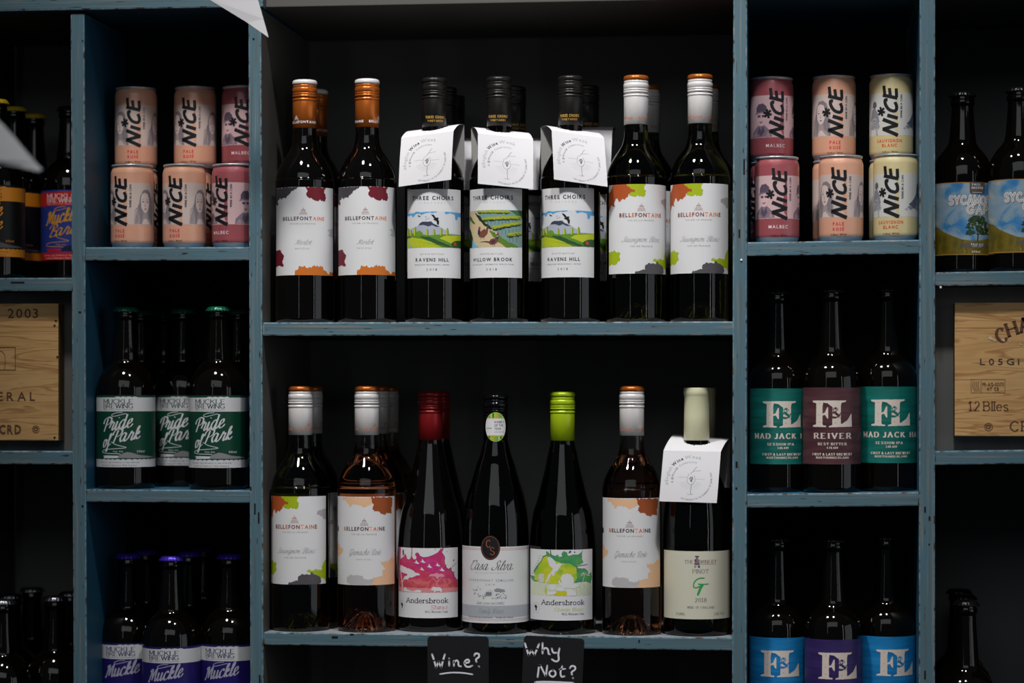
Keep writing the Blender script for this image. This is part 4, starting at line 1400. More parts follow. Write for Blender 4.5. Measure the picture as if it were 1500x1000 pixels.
def stand(root, c, Y, zf, phi=0.0):
    p = P(c, 500, Y)
    root.location = (p.x, Y, zf(p.x))
    root.rotation_euler = (0, 0, beta(p.x, Y) + R(phi))
    return root


def turn_cap(root, deg):
    for ch in root.children:
        if ch.name.startswith('screw_cap'):
            ch.rotation_euler = (0, 0, R(deg))
    return root


def castle_bottle(kind):
    r = empty('wine_bottle')
    if kind == 'merlot':
        bottle_body(r, BORD, DARKGLASS, punt=False)
        cap = screw_cap(r, 240.5, C_COP, C_WHT)
        cm = PAPER
    elif kind == 'sauvignon':
        bottle_body(r, BORD, OLIVE)
        cap = screw_cap(r, 240.5, C_WHT, C_COP)
        cm = ink(196, 120, 84)
    else:
        bottle_body(r, BORD, ROSE, 222, CLEAR)
        cap = screw_cap(r, 240.5, C_WHT, C_COP)
        cm = ink(190, 120, 96)
    label_castle(kind).build('front_label', cyl(36.5, 58, 0), r, 3.0, smooth=True)
    f = Flat()
    s = 'BELLEFONTAINE   ' * 2
    cur = 0
    for ch in s:
        if ch == ' ':
            cur += 2.0
            continue
        g = GLY['b', ch]
        f.add([(cur - 46.6 + px * 3.0, 6 + py * 2.9) for px, py in g[0]], g[1], cm, 1)
        cur += g[2] * 3.0 + 0.75
    for ex in (-36, 14):
        emblem(f, lambda X, Y: (X, Y), ex, 15.5, 9.8, cm)
    f.build('cap_print', cyl(14.9, 240.5, 0), cap, 0, smooth=True)
    return r


def three_bottle(kind):
    r = empty('wine_bottle')
    bottle_body(r, BORD, DARKGLASS if kind == 'hill' else OLIVE_DK, punt=kind != 'hill')
    cap = screw_cap(r, 240.5, C_BLK, None, 61, True)
    (label_hill() if kind == 'hill' else label_brook()).build('front_label', cyl(36.5, 54, 0), r, 3.0, smooth=True)
    f = Flat()
    gold = ink(190, 150, 70)
    f.text('THREE CHOIRS', 1.5, 9.8, 3.2, gold, w=26, st='b', track=0.25)
    f.text('VINEYARDS', 1.5, 5.6, 2.5, gold, w=20, st='b', track=0.5)
    f.build('cap_print', cyl(14.9, 240.5, 0), cap, 0, smooth=True)
    return r


def burg_bottle(prof, glass, capm, lab, z0, Hc=60, capH=None):
    r = empty('wine_bottle')
    bottle_body(r, prof, glass, punt=glass is not DARKGLASS)
    screw_cap(r, 234, capm, None, Hc)
    if lab:
        lab().build('front_label', cyl(41, z0, 0), r, 3.0, smooth=True)
    return r


WB = {k: castle_bottle(k) for k in ('merlot', 'sauvignon', 'rose')}
TB = {k: three_bottle(k) for k in ('hill', 'brook')}


def use(proto, used=set()):
    if proto.name in used:
        return copy_tree(proto)
    used.add(proto.name)
    return proto


YF, YB = 0.046, 0.142
A_ = 'wine bottle'
o = turn_cap(stand(use(WB['merlot']), 446.5, YF, zW1, -1.5), 96); tag(o, 'red wine bottle with copper cap at the far left end of the upper wide shelf', A_, 'bottles with torn leaf labels')
o = turn_cap(stand(use(WB['merlot']), 537.8, YF, zW1, -2.0), 16); tag(o, 'red wine bottle with copper cap, second from the left on the upper wide shelf', A_, 'bottles with torn leaf labels')
o = stand(use(WB['merlot']), 463, YB, zW1, 6); tag(o, 'copper-capped bottle hidden behind the leftmost red wine bottle on the upper shelf', A_, 'bottles in the second row')
o = stand(use(TB['hill']), 636.2, YF, zW1, -1); tag(o, 'black-capped bottle with hill and bird label, directly right of the copper-capped bottles', A_, 'black-capped bottles wearing card collars')
o = stand(use(TB['brook']), 731, YF, zW1, -13); tag(o, 'black-capped bottle whose label shows two pheasants in a vineyard', A_, 'black-capped bottles wearing card collars')
o = stand(use(TB['hill']), 835.5, YF, zW1, -11); tag(o, 'black-capped bottle with hill and bird label, directly left of the white-capped bottles', A_, 'black-capped bottles wearing card collars')
for c, y, lb in ((652, YB, 'black-capped bottle behind the left hill label bottle, second row'), (664, YB + 0.085, 'black-capped bottle in the third row behind the left hill label bottle'),
                 (753, YB, 'black-capped bottle in the second row behind the pheasant label bottle'), (860, YB, 'black-capped bottle in the second row behind the right hill label bottle')):
    o = stand(use(TB['hill']), c, y, zW1, 25); tag(o, lb, A_, 'bottles in the second row')
o = turn_cap(stand(use(WB['sauvignon']), 931.8, YF, zW1, 8), 7); tag(o, 'white wine bottle with white cap, second from the right on the upper wide shelf', A_, 'bottles with torn leaf labels')
o = turn_cap(stand(use(WB['sauvignon']), 1025.5, YF - 0.002, zW1, -5), 45); tag(o, 'white wine bottle with white cap at the far right end of the upper wide shelf', A_, 'bottles with torn leaf labels')
o = stand(use(WB['sauvignon']), 949, YB, zW1, 15); tag(o, 'white-capped bottle behind the second white wine bottle from the right, upper shelf', A_, 'bottles in the second row')
o = stand(use(WB['sauvignon']), 1036, YB, zW1, 10); tag(o, 'white-capped bottle behind the rightmost bottle of the upper wide shelf', A_, 'bottles in the second row')

o = turn_cap(stand(use(WB['sauvignon']), 440.3, YF, zW2, -14), 2); tag(o, 'green glass bottle with white cap at the left end of the lower wide shelf', A_, 'bottles with torn leaf labels')
o = stand(use(WB['sauvignon']), 455, YB, zW2, 4); tag(o, 'white-capped bottle right behind the leftmost bottle on the lower wide shelf', A_, 'bottles in the second row')
o = turn_cap(stand(use(WB['rose']), 537.3, YF, zW2, -4), -8); tag(o, 'pink wine bottle with white cap, left of the red-capped bottle on the lower shelf', A_, 'bottles with torn leaf labels')
o = stand(use(WB['rose']), 552, YB, zW2, 2); tag(o, 'pink wine bottle in the second row, behind the left pink wine bottle', A_, 'bottles in the second row')
o = stand(use(WB['rose']), 567, YB + 0.085, zW2, 2); tag(o, 'pink wine bottle in the third row, behind the left pink wine bottles', A_, 'bottles in the second row')
shz = burg_bottle(BURG_A, DARKGLASS, C_RED, label_savanna, 17.5)
tag(stand(shz, 630.5, 0.063, zW2, -8.6), 'red-capped bottle with magenta savanna label', A_)
s2 = tag(stand(burg_bottle(BURG_A, DARKGLASS, C_RED, None, 0), 642, 0.15, zW2), 'red-capped bottle in the second row behind the magenta savanna label', A_, 'bottles in the second row')
casa = burg_bottle(BURG_C, OLIVE_DK, C_GLB, label_estate, 14, 57)
f = Flat()
sm = [ink(110, 170, 60), ink(60, 150, 140), ink(200, 200, 60), ink(30, 60, 50), ink(150, 200, 80), ink(220, 150, 40)]
n = 40
ov = [(13.8 * math.cos(2 * math.pi * i / n), 18 * math.sin(2 * math.pi * i / n)) for i in range(n)]
f.poly([(x, y + 18) for x, y in ov], ink(150, 196, 70), 2)
for i in range(9):
    x = -11 + i * 2.4
    y = 18 * math.sqrt(1 - (x / 13.8) ** 2) - 0.5
    y2 = 18 * math.sqrt(1 - ((x + 1.6) / 13.8) ** 2) - 0.5
    y = min(y, y2)
    f.rect(x, 18 + 10, x + 1.6, 18 + y, sm[i % 6], 3)
    f.rect(x, 18 - y, x + 1.6, 18 - 10, sm[(i + 2) % 6], 3)
mid = [(x, max(-11, min(11, y)) + 18) for x, y in ov]
f.poly(mid, PAPER, 3)
for y in (-11, 11):
    f.rect(-10.6, 18 + y - 0.4, 10.6, 18 + y + 0.4, ink(216, 150, 50), 4)
f.text('WINERY', 4.6, 18 + 4.6, 2.7, MID, w=13, st='b', layer=4)
f.text('OF THE', 4.0, 18 + 0.6, 2.7, MID, w=11, st='b', layer=4)
f.text('YEAR', 2.6, 18 - 3.4, 2.7, MID, w=8.5, st='b', layer=4)
f.text('INTERNATIONAL WINE', 4.5, 18 - 6.8, 1.3, GR, w=13, layer=4)
f.text('2018', -8.4, 18 - 2.4, 1.5, MID, w=7, layer=4)
s_ = f.build('award_sticker', cyl(15.5, 233, 0), casa, 2.0, smooth=True)
s_['label'] = 'oval green striped award sticker'
tag(stand(casa, 726, 0.044, zW2, 0), 'glossy black-capped bottle with an oval monogram seal above its white label', A_)
tag(stand(burg_bottle(BURG_A, OLIVE_DK, C_GRN, label_garden, 17.5), 824, 0.051, zW2, -5), 'lime-capped bottle with green hummingbird label', A_)
o = turn_cap(stand(use(WB['rose']), 925.5, 0.045, zW2, -3), 32); tag(o, 'pink wine bottle with white cap, right of the lime-capped bottle on the lower shelf', A_, 'bottles with torn leaf labels')
pin = empty('wine_bottle')
bottle_body(pin, PINOT, OLIVE_DK)
cc = lathe('foil_capsule', [(15.2, 0), (15.6, 0.4), (15.3, 30), (15.2, 53), (15.4, 54), (16.0, 56), (16.1, 60), (15.7, 61), (15.6, 62.6), (14.9, 63.6), (12, 64)], [C_CRM], pin, 48)
for v in cc.data.vertices:
    v.co.z += 0.235
label_winery().build('front_label', cyl(41, 21, 0), pin, 3.0, smooth=True)
tag(stand(pin, 1020.5, 0.049, zW2, 6), 'cream-capped bottle with cream label and green lettering at the right end', A_)
pb = empty('wine_bottle')
bottle_body(pb, PINOT, OLIVE_DK)
copy_tree(cc, pb)
tag(stand(pb, 1031, 0.15, zW2, 0), 'cream-capped bottle in the second row behind the cream label bottle', A_, 'bottles in the second row')


# ------------------------------------------------------------------ card collars
def tag_art(f):
    ik, lk = ink(92, 96, 104), ink(140, 144, 150)
    cx, cy = 34, 26.5
    f.arc('#English', cx, cy, 25.6, 196, 147, 3.7, lk, 'l')
    f.arc('Wine', cx, cy, 25.6, 145, 112, 3.9, ink(48, 50, 58), 'b')
    f.arc('Week', cx, cy, 25.6, 110, 66, 3.9, lk, 'l')
    f.arc('A @WineGB', cx, cy, 20.2, 192, 138, 2.3, ik, 'r')
    f.arc('Celebration', cx, cy, 20.2, 133, 74, 2.3, lk, 'r')
    f.arc('SATURDAY 19 TO SUNDAY 27 JUNE 2021', cx, cy, 24.6, 246, 382, 1.9, ik, 'r', inward=True)
    s = lambda p, w_=0.35, m=ik: f.stroke([(cx + x, cy + y) for x, y in p], w_, m, 1)
    s([(-2.6, 7), (-4, 2), (-4.2, -1), (-2.6, -4.4), (0.6, -5.8), (3.6, -4.2), (5, -0.8), (4.6, 2.6), (3.4, 5.4)])
    s([(3.6, -4.2), (1.8, -5.6), (1.2, -7), (1.2, -16), (2.4, -17.2)], 0.5)
    s([(-3, -17.2), (0, -17.6), (4, -17.2)], 0.3)
    s([(-1, 6.6), (2, 10), (5, 14.5), (6.4, 15.4)], 0.4)
    s([(2, 10), (6, 10.6), (11, 11)], 0.3)
    s([(-15, 2.4), (-10, 2.8), (-5, 2.6)], 0.3, lk)
    s([(6, 1.0), (11, 0.8), (16, 0.6)], 0.3, lk)
    for i in range(13):
        a = R(200 + i * 11.5)
        f.stroke([(cx + 0.4 + 7 * math.cos(a), cy + 7 * math.sin(a)), (cx + 0.4 + 14 * math.cos(a), cy + 12.5 * math.sin(a))], 0.16, lk, 1, caps=False)
    for x, y in ((0, 2.6), (1.6, 3), (-1.2, 1.2), (0.6, 0.9), (2.2, 1.2), (0, -0.8), (1.4, -0.6), (0.8, -2.2)):
        f.ell(cx + x, cy + y, 0.75, 0.75, ink(48, 50, 58), 1, 8)


def card_collar(bottle, front, back, yf, label, arch=4.0, print_=True, hang=61.0, grp=None):
    """front: TL TR BR BL pixels of the hanging face; back: rear corners (left, right)"""
    bx, by, bz = bottle.location
    root = empty('card_collar', (bx, by, bz + 0.24))
    O = root.location
    TL, TR = P(*front[0], yf[0]) - O, P(*front[1], yf[1]) - O
    BR, BL = P(*front[2], yf[2]) - O, P(*front[3], yf[3]) - O
    KL, KR = P(*back[0], by + 0.034) - O, P(*back[1], by + 0.034) - O
    W_, H_ = 66.0, 61.0
    nrm = (TR - TL).cross(BL - TL).normalized()
    if nrm.y > 0:
        nrm = -nrm

    def fm(x, y, l):
        s, t = x / W_, y / H_
        top = TL.lerp(TR, s)
        bot = BL.lerp(BR, s)
        bow = 0.0012 * math.sin(t * math.pi)
        return bot.lerp(top, t) + nrm * (0.0002 + l * 0.00005 + bow)
    f = Flat()
    for k in range(16):
        f.rect(0, H_ * k / 16, W_, H_ * (k + 1) / 16, TAGP, 0)
    f.build('front_flap', fm, root, 3.0, smooth=True)
    if print_:
        g = Flat()
        tag_art(g)
        g.build('printing', fm, root, 0)
    # saddle over the shoulder with a torn hole for the neck
    n, m = 34, 30
    vs, fs = [], []
    for j in range(m + 1):
        t = j / m
        for i in range(n + 1):
            s = i / n
            a = TL.lerp(TR, s)
            b = KL.lerp(KR, s)
            p = a.lerp(b, t)
            p.z += arch / 1000 * math.sin(t * math.pi) ** 0.8
            vs.append(p)
    rr = random.Random(len(label))
    for j in range(m):
        for i in range(n):
            k = j * (n + 1) + i
            c = (vs[k] + vs[k + n + 2]) / 2
            if math.hypot(c.x, c.y) < 0.0158 + rr.uniform(-0.0006, 0.0008):
                continue
            fs.append((k, k + 1, k + n + 2, k + n + 1))
    mesh_obj('neck_hole_panel', vs, fs, [TAGP], None, root, True)
    # rear flap
    dn = Vector((0, 0.006, -hang / 1000))
    mesh_obj('rear_flap', [KL, KR, KR + dn, KL + dn], [(0, 1, 2, 3)], [TAGB], None, root)
    tag(root, label, 'tag', grp or 'card collars on wine bottle necks')
    return root


byl = {o.get('label'): o for o in bpy.data.objects if o.get('label')}
B = lambda s: next(v for k, v in byl.items() if k.startswith(s))
t1 = B('black-capped bottle with hill and bird label, directly right')
t2 = B('black-capped bottle whose label')
t3 = B('black-capped bottle with hill and bird label, directly left')
card_collar(t1, [(588, 202), (664.5, 192), (661, 263), (584, 273.5)], [(603, 193.5), (680, 183)], [0.020, 0.010, 0.001, 0.006], 'white event card on the left hill label bottle, tilted up to the right')
card_collar(t2, [(700, 195), (781, 204.5), (781, 277), (700, 269)], [(690, 188), (770, 196)], [0.010, 0.020, 0.006, 0.001], 'white event card over the neck of the pheasant label bottle, tilted down to the right')
card_collar(t3, [(808, 191), (885, 202.5), (890, 273.5), (811.5, 262.7)], [(792, 186.5), (869, 197)], [0.010, 0.020, 0.006, 0.001], 'white event card over the neck of the right hill label bottle')
card_collar(pin, [(972, 659.5), (1056, 661.5), (1050, 736.5), (965.5, 734)], [(987, 636), (1069, 642)], [0.012, 0.014, -0.002, -0.002], 'white event card over the neck of the cream-capped bottle', 2.5)
r1, r2, r3 = B('black-capped bottle behind the left'), B('black-capped bottle in the second row behind the pheasant'), B('black-capped bottle in the second row behind the right')
yb = [YB - 0.034, YB - 0.034, YB - 0.044, YB - 0.044]
card_collar(r1, [(622, 209), (699, 208), (700, 278), (622, 279)], [(636, 207), (708, 206)], yb, 'shaded card on the second row bottle behind left hill label bottle', 4, False, grp='shaded cards in the second row')
card_collar(r2, [(716, 208), (792, 208), (789, 278), (716, 278)], [(727, 206), (799, 206)], yb, 'shaded card on the second row bottle behind pheasant label bottle', 4, True, grp='shaded cards in the second row')
card_collar(r3, [(822, 190), (897, 191.5), (894, 262), (822, 262)], [(832, 189), (902, 190)], yb, 'shaded card on the second row bottle behind right hill label bottle', 4, False, grp='shaded cards in the second row')


# ------------------------------------------------------------------ beer bottles
BEER_A = [(20, 1.5), (33, 0.2), (35.6, 1), (36.3, 4), (36.5, 8), (36.5, 112), (36.4, 122), (35.4, 131), (32.6, 139), (28.4, 146), (23.6, 151.5), (19.2, 155), (16.8, 158), (16.2, 161),
          (16.6, 164), (15.6, 170), (14.2, 184), (13.2, 198), (12.6, 209), (12.6, 210.5), (14, 211.5), (14.4, 214), (13.9, 216.5), (13, 218), (13.2, 219.6), (12.9, 224)]
BEER_B = [(20, 1.5), (32, 0.2), (34.2, 1), (34.9, 4), (35, 8), (35, 128), (34.7, 136), (33.4, 144), (30.2, 151), (25, 157), (20, 161.5), (16.6, 166), (15.4, 171), (14.8, 178),
          (13.6, 196), (12.4, 214), (11.8, 228), (11.8, 230), (13.2, 231), (13.6, 234), (13.0, 237), (12.3, 238.5), (12.6, 240), (12.4, 244)]
BEER_C = [(20, 1.5), (33, 0.2), (35.2, 1), (35.9, 4), (36, 8), (36, 112), (35.7, 122), (34.2, 132), (30.5, 140), (25.5, 147), (20.5, 152.5), (17, 158), (15.8, 164), (14.6, 176), (13.6, 190), (12.8, 202),
          (12.8, 204), (14.2, 205), (14.6, 208), (14, 211), (13.2, 213), (13.4, 215), (13, 219)]


def crown(parent, z, m):
    seg = 84
    prof = [(15.2, 0), (16.1, 0.2), (16.0, 1.5), (14.9, 3.4), (14.0, 5.0), (12.8, 5.9), (10.5, 6.3), (6, 6.5)]
    vs, fs = [], []
    for i, (r, zz) in enumerate(prof):
        for s in range(seg):
            a = 2 * math.pi * s / seg
            k = {0: 0.7, 1: 0.7, 2: 0.55, 3: 0.3}.get(i, 0) * math.cos(21 * a)
            vs.append(((r + k) * math.sin(a) / 1000, -(r + k) * math.cos(a) / 1000, (z + zz) / 1000))
    for i in range(len(prof) - 1):
        for s in range(seg):
            t = (s + 1) % seg
            fs.append((i * seg + s, i * seg + t, (i + 1) * seg + t, (i + 1) * seg + s))
    fs.append(tuple(range((len(prof) - 1) * seg, len(prof) * seg)))
    return mesh_obj('crown_cap', vs, fs, [m], None, parent, True)


def beer(prof, capm, lab=None, Rm=36.5, z0=27, zc=None):
    r = empty('beer_bottle')
    lathe('bottle_body', prof, [BEERGLASS], r, 64)
    crown(r, (zc or prof[-1][1] - 4.2), capm)
    if lab:
        lab.build('front_label', cyl(Rm, z0, 0), r, 3.0, smooth=True)
    return r


GOLDC = mat('yellow_crown_cap', srgb(206, 176, 30), 0.35, metal=0.2)
GRNC = mat('green_crown_cap', srgb(16, 92, 66), 0.3, metal=0.3)
PURC = mat('purple_crown_cap', srgb(64, 40, 170), 0.3, metal=0.3)
BLKC = mat('black_crown_cap', srgb(24, 22, 22), 0.3, metal=0.5)
SILC = mat('silver_crown_cap', srgb(150, 150, 156), 0.3, metal=1.0)
wtp = ink(206, 206, 208)
MGRN = beer(BEER_A, GRNC, label_muckle(ink(8, 62, 44), wtp, wtp, ink(10, 52, 40), ink(134, 132, 136), [(142, 490, 335, 490, 'Pride'), (142, 228, 560, 700, 'of'), (246, 580, 478, 628, 'Park')]))
MPUR = beer(BEER_A, PURC, label_muckle(ink(30, 20, 98), wtp, ink(170, 168, 186), ink(26, 18, 90), ink(100, 96, 130), [(142, 545, 318, 470, 'Muckle')]))
MORG = beer(BEER_A, GOLDC, label_muckle(ink(14, 13, 14), ink(226, 142, 34), ink(232, 150, 40), ink(30, 22, 16), ink(86, 86, 88), [(142, 500, 320, 480, 'Muckle'), (160, 500, 500, 640, 'Tickle')]))
MBLU = beer(BEER_A, BLKC, label_muckle(ink(38, 58, 140), ink(200, 30, 34), ink(214, 150, 46), ink(232, 214, 210), ink(18, 24, 60), [(142, 520, 320, 480, 'Muckle'), (170, 480, 500, 640, 'Bari')]))
CRM_ = ink(222, 208, 196)


def fiber(name, c1, c2):
    return ramp_mat(name, [(0.35, c1), (0.65, c2)], (14, 14, 160), 0.5, 5, 0.6)


TEAL = fiber('teal_printed_paper', srgb(0, 90, 82), srgb(14, 116, 106))
MARO = fiber('maroon_printed_paper', srgb(64, 32, 40), srgb(90, 52, 58))
CYAN = fiber('bright_blue_printed_paper', srgb(0, 108, 172), srgb(26, 134, 196))
VIOL = fiber('violet_printed_paper', srgb(40, 26, 82), srgb(56, 38, 102))
JT = [(121, 540, 582, 636, 'MAD JACK'), (608, 680, 582, 636, 'HA')]
FTEAL = beer(BEER_B, BLKC, label_slab(TEAL, CRM_, JT, (235, 520, 'SESSION IPA'), '3.8% ABV'), 35, 34)
FMARO = beer(BEER_B, BLKC, label_slab(MARO, CRM_, [(210, 592, 582, 638, 'REIVER')], (248, 548, 'BEST BITTER'), '4.2% ABV'), 35, 34)
FCYAN = beer(BEER_B, BLKC, label_slab(CYAN, CRM_, [], None, None), 35, 34)
FVIOL = beer(BEER_B, BLKC, label_slab(VIOL, CRM_, [], None, None), 35, 34)
TREE = beer(BEER_C, BLKC, label_tree(), 36, 22)
PLAIN = beer(BEER_A, SILC)
PLAINB = beer(BEER_B, BLKC)
Bb = 'beer bottle'


def put(proto, c, Y, zf, phi, label, group):
    return tag(stand(use(proto), c, Y, zf, phi), label, Bb, group)


G1 = 'green labelled bottles in the left middle compartment'
put(MGRN, 184.5, 0.052, zA2, 0, 'green labelled beer bottle at the left of the middle left compartment', G1)
put(MGRN, 319.8, 0.042, zA2, -1, 'green labelled beer bottle with bright green cap, nearest the right post', G1)
put(MGRN, 268.5, 0.125, zA2, -4, 'green labelled beer bottle standing back between the two front ones', G1)
put(MGRN, 207, 0.176, zA2, 8, 'unlit green-capped bottle behind the left green labelled bottle', G1)
put(MGRN, 240, 0.256, zA2, 8, 'unlit green-capped bottle deepest in the middle left compartment', G1)
put(MGRN, 350, 0.157, zA2, 4, 'green-capped bottle behind the right front one, half hidden by the post', G1)
G2 = 'purple labelled bottles in the left lower compartment'
put(MPUR, 188, 0.094, zA3, 0, 'purple-capped beer bottle at the left of the bottom left compartment', G2)
put(MPUR, 251.5, 0.045, zA3, 0, 'purple-capped beer bottle in front at the middle of its compartment', G2)
put(MPUR, 336, 0.066, zA3, -4, 'purple-capped beer bottle against the right post of its compartment', G2)
put(MPUR, 214, 0.168, zA3, 0, 'purple-capped bottle behind, between the left and middle purple labels', G2)
put(MPUR, 277, 0.12, zA3, 0, 'purple-capped bottle behind and right of the middle purple label', G2)
put(MPUR, 300, 0.225, zA3, 0, 'purple-capped bottle at the very back of the bottom left compartment', G2)
G3 = 'bottles in the far left upper compartment'
put(MORG, -6, 0.045, zL1, -2, 'orange and black labelled bottle cut by the left edge of the photo', G3)
put(MORG, 21, 0.128, zL1, 0, 'yellow-capped bottle second from the left, behind the cut off one', G3)
put(MORG, 50, 0.212, zL1, 4, 'yellow-capped bottle third from the left, deepest of its row', G3)
put(MBLU, 102, 0.128, zL1, -2, 'beer bottle with blue and red label beside the leftmost post', G3)
G4 = 'plain capped bottles in the far left bottom compartment'
for c, y, lb in ((5, 0.05, 'silver-capped bottle at the left photo edge in the bottom left corner'), (16, 0.137, 'silver-capped bottle just behind the one at the left photo edge'),
                 (47, 0.24, 'silver-capped bottle deepest in the bottom left corner'), (81, 0.094, 'silver-capped bottle in front, second from the leftmost post'),
                 (104, 0.165, 'silver-capped bottle half hidden by the leftmost post, lower corner')):
    put(PLAIN, c, y, zL3, 0, lb, G4)
G5 = 'stencil lettered bottles in the right middle compartment'
put(FTEAL, 1139.5, 0.071, zR2, 9, 'teal labelled beer bottle left of the maroon labelled one', G5)
put(FMARO, 1218.5, 0.043, zR2, 0, 'maroon labelled beer bottle in the middle right compartment', G5)
put(FTEAL, 1300.5, 0.063, zR2, 6, 'teal labelled beer bottle right of the maroon labelled one', G5)
G6 = 'stencil lettered bottles in the right lower compartment'
put(FCYAN, 1139.5, 0.071, zR3, 4, 'bright blue labelled beer bottle left of the violet labelled one', G6)
put(FVIOL, 1220.5, 0.043, zR3, 10, 'violet labelled beer bottle in the bottom right compartment', G6)
put(FCYAN, 1298.5, 0.073, zR3, 20, 'bright blue labelled beer bottle right of the violet labelled one', G6)
G7 = 'tree labelled bottles in the far right upper compartment'
put(TREE, 1410, 0.074, zQ1, 0, 'beer bottle with tree and blue sky label next to the rightmost post', G7)
put(TREE, 1492.5, 0.042, zQ1, -1, 'beer bottle with tree label cut by the right edge of the photo', G7)
G8 = 'dark bottles in the bottom right corner'
for c, y, lb in ((1415, 0.05, 'dark unlabelled bottle at the front of the bottom right corner'), (1411.5, 0.135, 'dark bottle second in the file in the bottom right corner'),
                 (1405, 0.22, 'dark bottle last in the file in the bottom right corner')):
    put(PLAINB, c, y, zQ3, 0, lb, G8)

# ------------------------------------------------------------------ cans
CANP = [(20, 2.5), (22.6, 0.3), (23.4, 0.2), (24.0, 1.2), (26.0, 6.0), (26.5, 8), (26.6, 10), (26.6, 92), (26.3, 94.5), (25.3, 97.5), (24.6, 99.2), (24.5, 100)]
RIMP = [(24.5, 99.8), (25.3, 100.4), (25.9, 101.6), (25.9, 102.6), (25.3, 103.1), (24.3, 102.9), (23.9, 101.6), (23.6, 99.4), (10, 99.2)]


